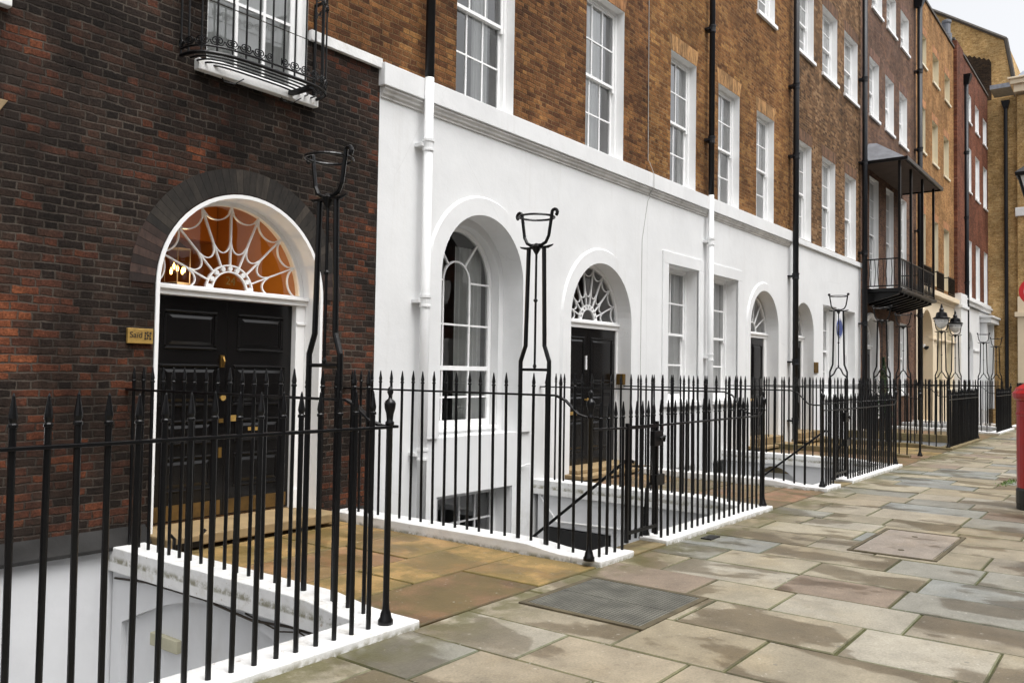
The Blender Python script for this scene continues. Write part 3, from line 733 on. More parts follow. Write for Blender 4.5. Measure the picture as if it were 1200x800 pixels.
# fascia and cornice
def fascia(par, x0, x1, zt=5.08, zb=4.825, yf=6.90, ends=True):
    m = MB(); m.hexa([(x0, yf, zb), (x1, yf, zb), (x1, 7.15, zb), (x0, 7.15, zb)], [(x0, yf, zt), (x1, yf, zt), (x1, 7.15, zt + .045), (x0, 7.15, zt + .045)])
    f = m.build('fascia', MAT['stucco'], par, bevel=.008)
    c = MB(); prof = [(.07, 0), (.078, -.03), (.052, -.055), (.045, -.08), (.02, -.1), (.02, -.12), (0, -.125)]
    for i in range(len(prof) - 1):
        (a, za), (b, zc) = prof[i], prof[i + 1]
        c.quad((x0 + .03, 7 - a, zb + za), (x1, 7 - a, zb + za), (x1, 7 - b, zb + zc), (x0 + .03, 7 - b, zb + zc))
    c.add([(x0 + .03, 7 - a, zb + z) for a, z in prof] + [(x0 + .03, 7.0, zb)], [list(range(len(prof) + 1))]); c.add([(x1, 7 - a, zb + z) for a, z in prof] + [(x1, 7.0, zb)], [list(range(len(prof) + 1))])
    c.build('cornice', MAT['stucco_dirty'], f)
fascia(h2, 6.60, X2b - .002)
w1 = [(7.92, 9.12, 5.092, 7.62), (10.96, 12.13, 5.092, 7.62)]
w2 = [(7.95, 9.09, 9.75, 11.6), (10.98, 12.10, 9.75, 11.6)]; w3 = [(7.95, 9.09, 13.2, 14.6), (10.98, 12.10, 13.2, 14.6)]
wall('brick_wall', MAT['brick_brown'], h2, rect(X2a, X2b, 5.0, 16.3), [rect(*w) for w in w1 + w2 + w3])
CURT = [[(.0, .18, 0, 1), (.52, .78, 0, 1)], [(0, .72, 0, 1)], [(.0, .3, 0, 1), (.72, 1, 0, 1)], [(.05, .95, .5, 1)], [(.0, .2, 0, 1), (.8, 1, 0, 1)]]
LT = (.24, .11, .04)
for i, w in enumerate(w1): sash_window(h2, *w, reveal=.14, sill=False, curtain=CURT[i], lintel=LT)
for w in w2 + w3: sash_window(h2, *w, curtain=CURT[4], lintel=LT)
rooms(h2, 6.8, 9.9, .6, 4.1); rooms(h2, 6.8, 12.9, 4.6, 8.2); rooms(h2, 6.8, 12.9, 9.2, 12.2); rooms(h2, 6.8, 12.9, 12.9, 15.2); rooms(h2, 6.8, 9.9, -2.3, .4)
rooms(h2, 10.2, 12.9, .1, 4.1, ya=.36)

def door_arched(par, xc, r, zs, dd, leaf_top, z0, nleaf=2, step=True, lz=.16, narrow=0.0, spokes=9, fest=True, ring=True):
    y = Y0 + dd
    m = MB(); loopwall(m, arch_poly(xc, r, z0, zs), FR, 0, dd + .08)
    s = m.build('door_reveal', MAT['stucco'], par, fix=False)
    t = MB(); t.box(xc - r, xc + r, y - .04, y + .05, leaf_top, leaf_top + .07); t.box(xc - r, xc + r, y - .07, y + .04, leaf_top + .0705, leaf_top + .11)
    fw = .05 + narrow
    for sg in (-1, 1): t.box(xc + sg * r, xc + sg * (r - fw), y - .03, y + .05, lz, leaf_top)
    t.build('door_frame', MAT['paint'], s, bevel=.004)
    fanlight(par, xc, r, leaf_top + .11, y - .01, spokes=spokes, hub=.30, w=.014, festoon=fest, ring=ring)
    a, b = xc - r + fw, xc + r - fw
    xs = [a, b] if nleaf == 1 else [a, xc, b]
    for i in range(len(xs) - 1):
        p, q = xs[i] + .002, xs[i + 1] - .002
        d = MB(); d.box(p, q, y, y + .05, lz, leaf_top)
        cols = [(p + .09, q - .09)] if nleaf == 2 else [(p + .1, (p + q) / 2 - .05), ((p + q) / 2 + .05, q - .1)]
        for ca, cb in cols:
            panel(d, ca, cb, lz + .2, lz + .72, y); panel(d, ca, cb, lz + .86, lz + 1.12, y); panel(d, ca, cb, lz + 1.26, leaf_top - .14, y)
        o = d.build('door', MAT['door_black'], par, bevel=.003)
        if i == 0:
            k = MB(); kx = (q - .06) if nleaf == 2 else (p + .06)
            k.tube([(kx, y, lz + 1.02), (kx, y - .04, lz + 1.02), (kx, y - .06, lz + 1.02)], [.012, .014, .032], 10); k.build('handle', MAT['brass'], o)
            k = MB(); mx = (p + q) / 2; k.box(mx - .13, mx + .13, y - .034, y - .0, lz + .79, lz + .84) ; k.build('letter_plate', MAT['brass'], o)
            k = MB(); k.box(kx - .012, kx + .012, y - .03, y, lz + 1.5, lz + 1.72); k.build('pull_handle', MAT['sign_white'], o)
    if step:
        m = MB(); m.box(xc - r - .12, xc + r + .12, 6.62, 7.5, .04, .10); m.box(xc - r, xc + r, 6.82, 7.5, .1003, lz); m.build('doorstep', MAT['step_stone'], par, bevel=.01)
door_arched(h2, EX, ER, EZS, .25, 2.32, .0)
# house 2b
h3 = thing('terraced_house', 'tan brick town house with two square ground floor sashes in white stucco', 'house', (16.6, Y0, 0))
X3a, X3b = X2b + .003, 20.28
GA, GB = (13.78, 15.05, 1.12, 3.60), (15.73, 16.97, 1.12, 3.60)
FX, FRr, FZS = 18.49, .85, 2.66
b3 = [(14.0, 15.0, -1.5, -.1), (15.8, 16.9, -1.5, -.1)]
wall('stucco_front', MAT['stucco'], h3, rect(X3a, X3b, -2.3, 4.84), [rect(*GA), rect(*GB), arch_poly(FX, FRr, .0, FZS)] + [rect(*b) for b in b3])
m = MB()
for (a, b, c, d) in (GA, GB):
    o = .22
    for q in ((a - o, b + o, d, d + o), (a - o, a, c - .1, d - .0003), (b, b + o, c - .1, d - .0003)): m.box(q[0], q[1], 6.972, 7.02, q[2], q[3])
m.build('architrave', MAT['stucco'], h3, bevel=.006)
m = MB(); ring_mould(m, FX, FZS, FRr, FRr + .2, .0, 6.965, 6.999); m.build('arch_moulding', MAT['stucco'], h3, fix=False)
sash_window(h3, *GA, cols=2, rows=4, reveal=.24, curtain=[(.04, .42, 0, 1), (.6, .96, 0, 1)], bar=.03); sash_window(h3, *GB, cols=2, rows=4, reveal=.24, curtain=[(.04, .5, 0, 1), (.62, .96, 0, 1)], bar=.03)
for b in b3: sash_window(h3, *b, cols=3, rows=4, reveal=.2, sill=False)
door_arched(h3, FX, FRr, FZS, .28, 2.47, .0, nleaf=1, narrow=.1, lz=.25, fest=False, spokes=7, ring=False)
fascia(h3, X3a, 20.1)
w1 = [(13.83, 14.90, 5.092, 7.54), (15.94, 17.03, 5.092, 7.52), (18.0, 19.07, 5.092, 7.5)]
w2 = [(a + .02, b + .02, 9.76, 11.6) for a, b, _, _ in w1]; w3 = [(a + .02, b + .02, 13.2, 14.55) for a, b, _, _ in w1]
wall('brick_wall', MAT['brick_stock'], h3, rect(X3a, X3b, 5.0, 16.3), [rect(*w) for w in w1 + w2 + w3])
for i, w in enumerate(w1): sash_window(h3, *w, cols=2, reveal=.14, sill=False, curtain=CURT[(i * 2 + 4) % 5], lintel=(.28, .15, .055))
for w in w2 + w3: sash_window(h3, *w, cols=2, curtain=CURT[3], lintel=(.28, .15, .055))
rooms(h3, 13.1, 17.3, .6, 4.1, ya=.36); rooms(h3, 17.4, 20.2, .1, 4.1, ya=.37); rooms(h3, 13.1, 20.2, 4.6, 8.2); rooms(h3, 13.1, 20.2, 9.2, 12.2); rooms(h3, 13.1, 20.2, 12.9, 15.2); rooms(h3, 13.1, 20.2, -2.3, .4, ya=.35)
# house 3
h4 = thing('terraced_house', 'mottled brown brick town house with plain white ground floor and blue plaque', 'house', (23.3, Y0, 0))
X4a, X4b = X3b + .003, 26.30
KX, KR, KZS = 21.22, .76, 2.69
GC, GD = (22.75, 23.93, 1.1, 3.52), (24.62, 25.72, 1.1, 3.50)
wall('stucco_front', MAT['stucco'], h4, rect(X4a, X4b, -2.3, 4.96), [rect(*GC), rect(*GD), arch_poly(KX, KR, 0, KZS)])
sash_window(h4, *GC, cols=2, rows=4, reveal=.22, curtain=[(0, .3, 0, 1)]); sash_window(h4, *GD, cols=2, rows=4, reveal=.22, curtain=[(.6, 1, 0, 1)])
door_arched(h4, KX, KR, KZS, .3, 2.52, .0, nleaf=1, narrow=.08, lz=.25, fest=False, spokes=5, ring=False)
m = MB(); m.box(X4a, X4b, 6.94, 7.15, 4.865, 5.0); m.build('sill_band', MAT['stucco'], h4, bevel=.008)
w1 = [(20.52, 21.74, 5.035, 7.48), (22.61, 23.77, 5.035, 7.46), (24.68, 25.80, 5.035, 7.42)]
w2 = [(20.53, 21.9, 9.75, 11.6), (22.62, 23.93, 9.72, 11.55), (24.60, 25.95, 9.70, 11.52)]; w3 = [(a, b, 13.2, 14.5) for a, b, _, _ in w2]
wall('brick_wall', MAT['brick_mottled'], h4, rect(X4a, X4b, 4.965, 16.3), [rect(*w) for w in w1 + w2 + w3])
for i, w in enumerate(w1): sash_window(h4, *w, cols=2, reveal=.15, sill=False, curtain=CURT[(i + 2) % 5], lintel=(.12, .06, .03))
for w in w2 + w3: sash_window(h4, *w, cols=2, reveal=.16, curtain=CURT[3], lintel=(.12, .06, .03))
rooms(h4, 20.4, 26.2, .1, 4.5, ya=.39); rooms(h4, 20.4, 26.2, 4.6, 8.2); rooms(h4, 20.4, 26.2, 9.2, 12.2); rooms(h4, 20.4, 26.2, 12.9, 15.2)
m = MB(); pts = arc(24.18, 2.96, .26, 0, 2 * PI, 28)[:-1]
m.add([(p[0], 6.975, p[1]) for p in pts] + [(p[0], 7.0, p[1]) for p in pts], [list(range(28))] + [[i, (i + 1) % 28, 28 + (i + 1) % 28, 28 + i] for i in range(28)])
bp = tag(m.build('blue_plaque', MAT['blue'], None), 'round blue ceramic plaque on white stucco between two sash windows', 'plaque')
m = MB(); m.ribbon(arc(24.18, 2.96, .235, 0, 2 * PI, 28)[:-1], .014, 6.972, 6.9748, closed=True); m.build('rim', MAT['sign_white'], bp)
m = MB(); m.box(21.98, 22.28, 6.97, 6.998, 1.70, 1.98); tag(m.build('brass_plate', MAT['brass_dull'], None, bevel=.004), 'square tarnished brass plate on white wall right of far arched door', 'plaque')
m = MB(); m.box(12.33, 12.40, 7.06, 7.20, 1.42, 1.60); tag(m.build('entry_phone', MAT['brass_dull'], None, bevel=.004), 'small brass entry phone in the white reveal beside second black door', 'entry phone')
# pipes (parts of the houses they drain)
pipe(h2, 7.30, 5.09, 16.2, 'pipe_black', .056, 6.87, (8.2, 11.5, 14.5))
p_ = pipe(h2, 7.30, -.9, 5.09, 'stucco', .056, 6.87, (4.28, 2.42, .62))
pipe(h3, 15.36, 5.11, 16.2, 'pipe_black', .055, 6.88, (6.2, 8.4, 11.4)); pipe(h3, 15.36, -.5, 5.11, 'stucco', .055, 6.88, (4.2, 1.95))
pipe(h3, 20.12, .1, 16.2, 'pipe_black', .068, 6.84, (.55, 1.95, 4.0, 6.9, 8.6, 11.2, 13.8))
pipe(h4, 26.15, .1, 16.2, 'pipe_black', .075, 6.84, (1.4, 3.2, 5.3, 8, 10.5, 13.3))
m = MB(); m.tube([(13.02, 6.985, 5.3), (13.02, 6.89, 5.06), (13.02, 6.89, 4.8), (12.98, 6.988, 4.6), (12.8, 6.99, 3.9), (12.78, 6.99, 1.2)], .004, 5); m.tube([(12.9, 6.99, 16), (12.98, 6.99, 5.3)], .006, 5); m.build('cable', MAT['cable'], h2)

# ================================================================ HOUSE with the balcony
h5 = thing('terraced_house', 'plum brown brick town house with canopied black iron balcony over ground floor', 'house', (30, Y0, 0))
X5a, X5b = X4b + .003, 33.68
LX, LR, LZS = 27.42, .74, 2.72
g5 = [(29.40, 30.3, 1.1, 3.5), (31.2, 32.15, 1.1, 3.5)]; f5 = [(27.27, 28.36, 4.36, 7.85), (29.30, 30.3, 4.36, 7.85), (31.1, 32.15, 4.36, 7.85)]
s5 = [(27.26, 28.40, 9.8, 11.6), (29.20, 30.34, 9.8, 11.58), (31.09, 32.25, 9.77, 11.57)]; t5 = [(27.54, 28.79, 13.28, 14.55), (29.38, 30.64, 13.26, 14.52), (31.31, 32.53, 13.23, 14.51)]
wall('brick_wall', MAT['brick_plum'], h5, rect(X5a, X5b, -2.3, 16.35), [arch_poly(LX, LR, 0, LZS)] + [rect(*w) for w in g5 + f5 + s5 + t5])
door_arched(h5, LX, LR, LZS, .2, 2.5, .0, nleaf=1, lz=.2, fest=False, spokes=5, ring=False)
m = MB(); ring_mould(m, LX, LZS, LR, LR + .16, 0, 6.95, 6.999); m.build('arch_moulding', MAT['paint'], h5, fix=False)
for w in g5 + f5: sash_window(h5, *w, cols=2, rows=6 if w[3] > 4 else 4, reveal=.1, sill=w[3] < 4, curtain=CURT[4])
for w in s5 + t5: sash_window(h5, *w, cols=2, reveal=.16, curtain=CURT[3], lintel=(.14, .07, .045))
for z0, z1 in ((.1, 3.9), (4.2, 8.2), (9.2, 12.2), (12.9, 15.2)): rooms(h5, 26.5, 33.5, z0, z1, ya=.36)
YB = 5.95; BX0, BX1 = 26.42, 31.2
m = MB(); m.box(BX0, BX1 + .1, YB - .04, 6.998, 4.15, 4.25); m.box(BX0, BX1 + .12, YB - .08, YB - .041, 4.17, 4.25)
for k in range(9):
    xx = BX0 + .2 + k * (BX1 - BX0 - .3) / 8; m.hexa([(xx, YB + .05, 4.08), (xx + .08, YB + .05, 4.08), (xx + .08, 6.99, 3.80), (xx, 6.99, 3.80)], [(xx, YB + .05, 4.149), (xx + .08, YB + .05, 4.149), (xx + .08, 6.99, 4.149), (xx, 6.99, 4.149)])
bal = m.build('balcony', MAT['iron'], h5)
m = MB(); ZR = 5.12
for z in (4.32, ZR): m.tube([(BX0 + .03, 6.95, z), (BX0 + .03, YB, z), (BX1, YB, z), (BX1, 6.95, z)], .022, 6)
m.build('top_rail', MAT['iron'], bal)
m = MB()
for k in range(44):
    xx = BX0 + .03 + k * (BX1 - BX0 - .03) / 43; m.tube([(xx, YB, 4.32), (xx + (.04 if k % 2 else -.04), YB, 4.75), (xx, YB, ZR)], .011, 5)
for k in range(1, 9):
    yy = YB + k * .115
    for xx in (BX0 + .03, BX1): m.tube([(xx, yy, 4.32), (xx, yy + (.03 if k % 2 else -.03), 4.75), (xx, yy, ZR)], .011, 5)
tag(m.build('bar', MAT['iron'], bal), kind='stuff')
m = MB()
for xx in (BX0 + .04, 27.9, 29.5, BX1): m.box(xx - .035, xx + .035, YB - .035, YB + .035, 4.25, 8.02)
m.build('canopy_post', MAT['iron'], bal)
m = MB()
# hipped lead canopy roof with a pale boarded soffit and a thin gutter
ca, cb = BX0 - .06, BX1 + .28
m.hexa([(ca, YB - .2, 8.06), (cb, YB - .2, 8.06), (cb, 6.995, 8.06), (ca, 6.995, 8.06)], [(ca + .75, 6.75, 8.78), (cb - .75, 6.75, 8.78), (cb - .75, 6.995, 8.80), (ca + .75, 6.995, 8.80)])
can = m.build('canopy', MAT['lead'], bal)
m = MB(); m.box(ca + .05, cb - .05, YB - .12, 6.99, 8.02, 8.057); m.build('soffit', MAT['soffit'], can)
m = MB(); m.box(ca - .03, cb + .03, YB - .25, YB - .205, 7.98, 8.09); m.box(ca - .03, ca - .003, YB - .205, 6.99, 7.98, 8.08); m.box(cb + .003, cb + .03, YB - .205, 6.99, 7.98, 8.08)
m.build('gutter', MAT['iron'], can)
pipe(h5, 33.45, .1, 15.3, 'pipe_black', .09, 6.82, (1.4, 3.9, 7, 10, 12.9))
m = MB(); m.hexa([(33.37, 6.74, 15.3), (33.53, 6.74, 15.3), (33.53, 6.98, 15.3), (33.37, 6.98, 15.3)], [(33.25, 6.66, 15.6), (33.65, 6.66, 15.6), (33.65, 6.99, 15.6), (33.25, 6.99, 15.6)]); m.box(33.22, 33.68, 6.64, 6.99, 15.6, 15.72); m.build('rain_hopper', MAT['pipe_black'], h5)
m = MB(); m.tube([(33.45, 6.82, 15.7), (33.45, 6.82, 16.3)], .08, 10); m.build('drainpipe', MAT['pipe_black'], h5)

# ================================================================ cream and red houses
h6 = thing('terraced_house', 'orange tan brick town house with cream stucco arched entrance and cream sashes', 'house', (37.4, Y0, 0))
X6a, X6b = X5b + .003, 41.0
QX, QR, QZS = 35.25, 1.02, 3.22
g6 = [(37.3, 38.4, 1.2, 3.9), (39.3, 40.4, 1.2, 3.9)]
wall('stucco_front', MAT['stucco_cream'], h6, rect(X6a, X6b, -2.3, 4.7), [arch_poly(QX, QR, 0, QZS)] + [rect(*w) for w in g6])
m = MB(); loopwall(m, arch_poly(QX, QR, 0, QZS), FR, 0, .9); holed(m, arch_poly(QX, QR, 0, QZS), [], FR, .9); m.build('porch_recess', MAT['stucco_cream'], h6, fix=False)
m = MB(); m.box(QX - .75, QX + .75, 7.83, 7.89, .15, 2.6); m.build('door', MAT['door_black'], h6)
m = MB(); ring_mould(m, QX, QZS, QR, QR + .2, 0, 6.94, 6.999); m.box(QX - QR - .24, QX - QR + .03, 6.92, 7.05, QZS - .07, QZS + .03); m.box(QX + QR - .03, X6b, 6.93, 7.05, QZS - .07, QZS); m.build('arch_moulding', MAT['stucco_cream'], h6, fix=False)
fascia(h6, X6a, X6b, zt=5.05, zb=4.86, yf=6.78)
for o in list(h6.children):
    if o.name.startswith('fascia'):
        o.data.materials[0] = MAT['stucco_cream']
        for c in o.children: c.data.materials[0] = MAT['stucco_cream']
m = MB(); m.box(X6a, X6b, 6.96, 7.1, 4.695, 4.86); m.build('frieze', MAT['stucco_cream'], h6)
f6 = [(34.03, 35.27, 5.3, 7.9), (36.5, 37.65, 5.3, 7.9), (38.8, 39.92, 5.3, 7.9)]; s6 = [(34.05, 35.27, 10.27, 11.97), (36.53, 37.62, 10.22, 11.9), (38.82, 39.92, 10.15, 11.82)]; t6 = [(34.27, 35.45, 13.63, 14.8), (36.64, 37.8, 13.5, 14.67), (39.04, 40.15, 13.42, 14.55)]
wall('brick_wall', MAT['brick_tan'], h6, rect(X6a, X6b, 5.0, 16.2), [rect(*w) for w in f6 + s6 + t6])
for w in g6: sash_window(h6, *w, cols=2, mat='cream_paint', reveal=.15, curtain=CURT[4])
for w in f6: sash_window(h6, *w, cols=2, mat='cream_paint', reveal=.15, sill=False, curtain=CURT[4], lintel=(.33, .15, .06))
for w in s6 + t6: sash_window(h6, *w, cols=2, mat='cream_paint', reveal=.18, curtain=CURT[3], lintel=(.33, .15, .06))
for z0, z1 in ((4.9, 8.2), (9.2, 12.2), (12.9, 15.2)): rooms(h6, 33.8, 40.9, z0, z1, ya=.36)
rooms(h6, 36.6, 40.9, .1, 4.5, ya=.36)
for w in f6:
    m = MB()
    for z in (5.12, 5.8): m.box(w[0] - .1, w[1] + .1, 6.80, 6.83, z, z + .04)
    for k in range(13): xx = w[0] - .1 + k * (w[1] - w[0] + .2) / 12; m.box(xx - .012, xx + .012, 6.805, 6.825, 5.08, 5.8)
    for xx in (w[0] - .1, w[1] + .1): m.box(xx - .015, xx + .015, 6.83, 7.0, 5.78, 5.82)
    m.build('balconette', MAT['iron'], h6)
h7 = thing('terraced_house', 'red brick town house with white stucco ground floor at the end of the terrace', 'house', (45.7, Y0, 0))
X7a, X7b = X6b + .003, 50.5
VX, VR, VZS = 45.0, .8, 3.05
wall('stucco_front', MAT['stucco'], h7, rect(X7a + 1.6, X7b, -2.3, 5.1), [arch_poly(VX, VR, 0, VZS)])
m = MB(); loopwall(m, arch_poly(VX, VR, 0, VZS), FR, 0, .35); holed(m, arch_poly(VX, VR, 0, VZS), [], FR, .35); m.box(VX + VR, 47.6, 6.94, 7.0, VZS - .08, VZS); m.build('arch_recess', MAT['stucco'], h7, fix=False)
m = MB(); m.box(X7a, X7a + 1.6, 6.72, 7.3, -2.3, 5.0); m.box(X7a - .04, X7a + 1.7, 6.66, 7.3, 4.72, 4.85); m.box(X7a + .02, X7a + 1.5, 6.72, 7.3, 5.0, 5.36); m.build('stucco_pier', MAT['stucco'], h7, bevel=.01)
m = MB(); m.box(X7a, X7a + 1.55, 6.86, 7.4, 5.365, 16.55); m.build('brick_pier', MAT['brick_red'], h7)
f7 = [(44.3, 45.5, 5.5, 8.19), (46.66, 47.85, 5.5, 8.19), (49.12, 50.2, 5.5, 8.18)]; s7 = [(44.3, 45.45, 10.55, 12.62), (46.6, 47.8, 10.5, 12.6), (49.0, 50.15, 10.5, 12.6)]; t7 = [(44.33, 45.46, 13.9, 15.2), (46.6, 47.7, 13.85, 15.15), (48.95, 50.1, 13.8, 15.1)]
wall('brick_wall', MAT['brick_red'], h7, rect(X7a + 1.55, X7b, 5.0, 16.6), [rect(*w) for w in f7 + s7 + t7])
for w in f7 + s7 + t7: sash_window(h7, *w, cols=2, reveal=.12, curtain=CURT[4])
for z0, z1 in ((5.1, 8.4), (9.8, 12.9), (13.3, 15.6)): rooms(h7, 42.7, 50.4, z0, z1, ya=.36)
m = MB(); m.box(X7a + 1.72, X7b, 6.86, 7.2, 5.05, 5.45); m.box(X7a + 1.72, X7b, 6.78, 7.2, 5.22, 5.30); m.build('cornice', MAT['stucco'], h7, bevel=.01)
m = MB(); m.box(47.7, 51.2 - .75, 6.5, 7.0, 4.45, 4.7); m.box(47.6, 50.45, 6.42, 7.0, 4.701, 4.8)
for xx in (48.0, 50.1): m.box(xx - .15, xx + .15, 6.7, 7.0, .1, 4.44)
m.build('door_hood', MAT['stucco'], h7, bevel=.01)
m = MB(); m.box(48.4, 49.7, 6.96, 7.0, .2, 3.0); m.build('door', MAT['door_black'], h7)
pipe(h7, 43.2, .1, 15.3, 'pipe_black', .09, 6.84, (3, 6, 9, 12))
m = MB(); m.hexa([(43.1, 6.74, 15.2), (43.3, 6.74, 15.2), (43.3, 6.98, 15.2), (43.1, 6.98, 15.2)], [(42.95, 6.62, 15.6), (43.45, 6.62, 15.6), (43.45, 6.99, 15.6), (42.95, 6.99, 15.6)]); m.build('rain_hopper', MAT['pipe_black'], h7)
for h, a, b, z in ((h1, -2, PARTY1, 16.3), (h2, X2a, X2b, 16.3), (h3, X3a, X3b, 16.3), (h4, X4a, X4b, 16.3), (h5, X5a, X5b, 16.35), (h6, X6a, X6b, 16.2), (h7, X7a, X7b, 16.6)):
    m = MB(); m.box(a, b, 6.95, 7.4, z + .002, z + .1); m.build('parapet_coping', MAT['ridge'], h)
    m = MB(); m.box(a + .01, b - .01, 7.36, 15.5, z - .35, z - .05); m.box(a + .01, b - .01, 15.5, 15.8, -2.3, z); m.build('roof', MAT['slate'], h)
m = MB(); m.lathe([(.22, 0), (.22, .3), (.16, .34), (.16, .75), (.2, .8), (.2, .9), (.1, .95)], (40.9, 7.25, 16.55), 12); m.box(40.6, 41.5, 7.05, 7.35, 16.3, 16.62)
tag(m.build('roof_cowl', MAT['lead'], None), 'pale metal cowl on the parapet between tan and red brick houses', 'cowl')

# ================================================================ end of the street
eb = thing('corner_building', 'yellow stock brick corner building with white cornice closing the street', 'building', (50.5, 6, 0))
XE = 50.5
EF = lambda u, v, d=0.0: (XE + d, u, v)
m = MB(); m.box(XE + .005, XE + 6, 5.62, 12, -2.3, 16.4); m.build('side_wall', MAT['brick_yellow'], eb)
m = MB(); holed(m, rect(0.2, 5.62, 5.9, 16.35), [rect(4.25, 5.25, 6.4, 9.2), rect(4.25, 5.25, 10.6, 12.6), rect(4.25, 5.25, 13.6, 15.2)], lambda u, v, d: (XE - .25 + d, u, v)); m.quad((XE - .25, 5.62, 5.9), (XE + .1, 5.62, 5.9), (XE + .1, 5.62, 16.35), (XE - .25, 5.62, 16.35))
m.build('front_wall', MAT['brick_yellow'], eb, fix=False)
for a, b in ((6.4, 9.2), (10.6, 12.6), (13.6, 15.2)):
    m = MB()
    for q in ((4.25, 4.35), (4.7, 4.8), (5.15, 5.25)): m.box(XE - .12, XE - .06, q[0], q[1], a, b)
    for z in (a, (a + b) / 2, b - .08): m.box(XE - .13, XE - .07, 4.35, 4.7, z, z + .08); m.box(XE - .13, XE - .07, 4.8, 5.15, z, z + .08)
    w = m.build('window', MAT['paint'], eb)
    m = MB(); m.quad((XE - .09, 4.25, a), (XE - .09, 5.25, a), (XE - .09, 5.25, b), (XE - .09, 4.25, b)); m.build('pane', MAT['glass'], w)
    m = MB(); m.box(XE - .06, XE + 2, 4.0, 5.4, a - .1, b + .1); m.f.pop(4); m.build('room_interior', MAT['room'], w)
m = MB(); m.box(XE - .45, XE + 3, .2, 5.75, 16.5, 16.9); m.box(XE - .6, XE + 3, .2, 5.9, 16.9, 17.15); m.box(XE - .7, XE + 3, .2, 6.0, 17.15, 17.25); m.build('cornice', MAT['stucco_cream'], eb, bevel=.02)
m = MB(); m.box(XE - .34, XE + .3, .2, 5.72, 10.05, 10.5); m.build('string_course', MAT['stucco'], eb, bevel=.02)
m = MB(); m.box(XE - .3, XE + 2, .2, 5.64, -.1, 5.89); m.box(XE - .42, XE + 2, .2, 5.76, 4.85, 5.1); m.build('stucco_front', MAT['stucco_cream'], eb, bevel=.01)
m = MB(); m.box(XE - .315, XE - .28, 4.3, 5.15, .6, 4.2); m.build('shop_window', MAT['door_black'], eb)
pm = MB(); pm.tube([(XE - .1, 6.15, .1), (XE - .1, 6.15, 15.8)], .09, 10); pm.hexa([(XE - .2, 6.05, 15.8), (XE, 6.05, 15.8), (XE, 6.25, 15.8), (XE - .2, 6.25, 15.8)], [(XE - .3, 5.95, 16.2), (XE, 5.95, 16.2), (XE, 6.35, 16.2), (XE - .3, 6.35, 16.2)]); pm.build('drainpipe', MAT['pipe_black'], eb)
m = MB(); m.hexa([(XE + .2, .5, 17.25), (XE + .2, 5.9, 17.25), (XE + 5, 5.9, 17.25), (XE + 5, .5, 17.25)], [(XE + 1.2, 1.0, 18.05), (XE + 1.2, 5.5, 18.05), (XE + 5, 5.5, 18.05), (XE + 5, 1.0, 18.05)]); m.box(XE + 5.2, XE + 7, 5.6, 7.6, 18.55, 18.8); m.build('roof', MAT['slate'], eb)
tb = thing('tall_gabled_building', 'tall yellow brick gable with blackened patch rising behind the red house', 'building', (58, 9, 0))
XG = 58.0
gpoly = [(6.45, -2), (6.45, 18.0), (6.72, 20.1), (7.05, 22.15), (7.85, 22.69), (10.88, 24.76), (16, 28), (16, -2)]
m = MB(); holed(m, gpoly, [], lambda u, v, d: (XG + d, u, v)); loopwall(m, gpoly, lambda u, v, d: (XG + d, u, v), 0, 8); m.build('gable_wall', MAT['brick_yellow'], tb, fix=False)
m = MB()
dk = [(7.82, 15.5), (7.82, 20.9)] + [(7.82 + .13 * i, 21.0 + (.12 if i % 2 else 0) + .055 * i) for i in range(1, 14)] + [(9.6, 22.0), (12, 22.6), (12, 15.5)]
holed(m, dk, [], lambda u, v, d: (XG - .02 + d, u, v)); loopwall(m, dk, lambda u, v, d: (XG - .02 + d, u, v), 0, .04); m.build('blackened_patch', MAT['brick_black'], tb, fix=False)
m = MB()
for a, b in zip(gpoly[1:6], gpoly[2:7]): m.tube([(XG + .0, a[0], a[1] + .05), (XG + .0, b[0], b[1] + .05)], .12, 6)
m.build('verge', MAT['ridge'], tb)

# terrace over the road (seen only as reflections in the panes)
ot = thing('terraced_house', 'long brick terrace with grey ground floor across the road reflected in the window panes', 'house', (25, -14, 0))
m = MB(); m.box(-30, 75, -24, -14, -.2, 14.5)
m.build('brick_wall', MAT['brick_dark'], ot)
m = MB(); m.box(-29.9, 74.9, -14.05, -13.995, -.1, 3.2); m.build('stucco_front', MAT['concrete'], ot)
m = MB()
for k in range(36):
    x = -28 + k * 2.8
    for z0, z1 in ((.9, 3.2), (5, 7.6), (9, 11), (12, 13.4)): m.box(x, x + 1.2, -14.02, -13.985, z0, z1)
tag(m.build('window', MAT['paint'], ot), kind='stuff')

# ================================================================ ground, road, paving
m = MB(); m.quad((-400, -400, -2.4), (400, -400, -2.4), (400, 400, -2.4), (-400, 400, -2.4)); tag(m.build('ground', MAT['soil'], None), kind='structure')
m = MB(); m.box(-60, 120, -9.5, -.62, -1.0, -.12); tag(m.build('road', MAT['asphalt'], None), kind='structure')
m = MB(); m.box(-60, 120, -13.98, -9.5, -1.0, 0); tag(m.build('far_pavement', MAT['concrete'], None), kind='structure')
YK = 3.69
PATHS = [(3.9, 6.05), (10.0, 12.1), (16.5, 18.45), (18.55, 21.2), (25.3, 28.5), (31.7, 33.0)]
m = MB(); m.box(-12, 75, -.42, YK, -.5, -.010)
tag(m.build('pavement_bed', MAT['moss'], None), kind='structure')
BEIGE = [(.225, .195, .14), (.205, .18, .13), (.24, .212, .155), (.195, .165, .112), (.21, .185, .14), (.22, .19, .132), (.185, .178, .15), (.17, .174, .160), (.26, .238, .19), (.165, .128, .095), (.225, .19, .135), (.155, .156, .142)]
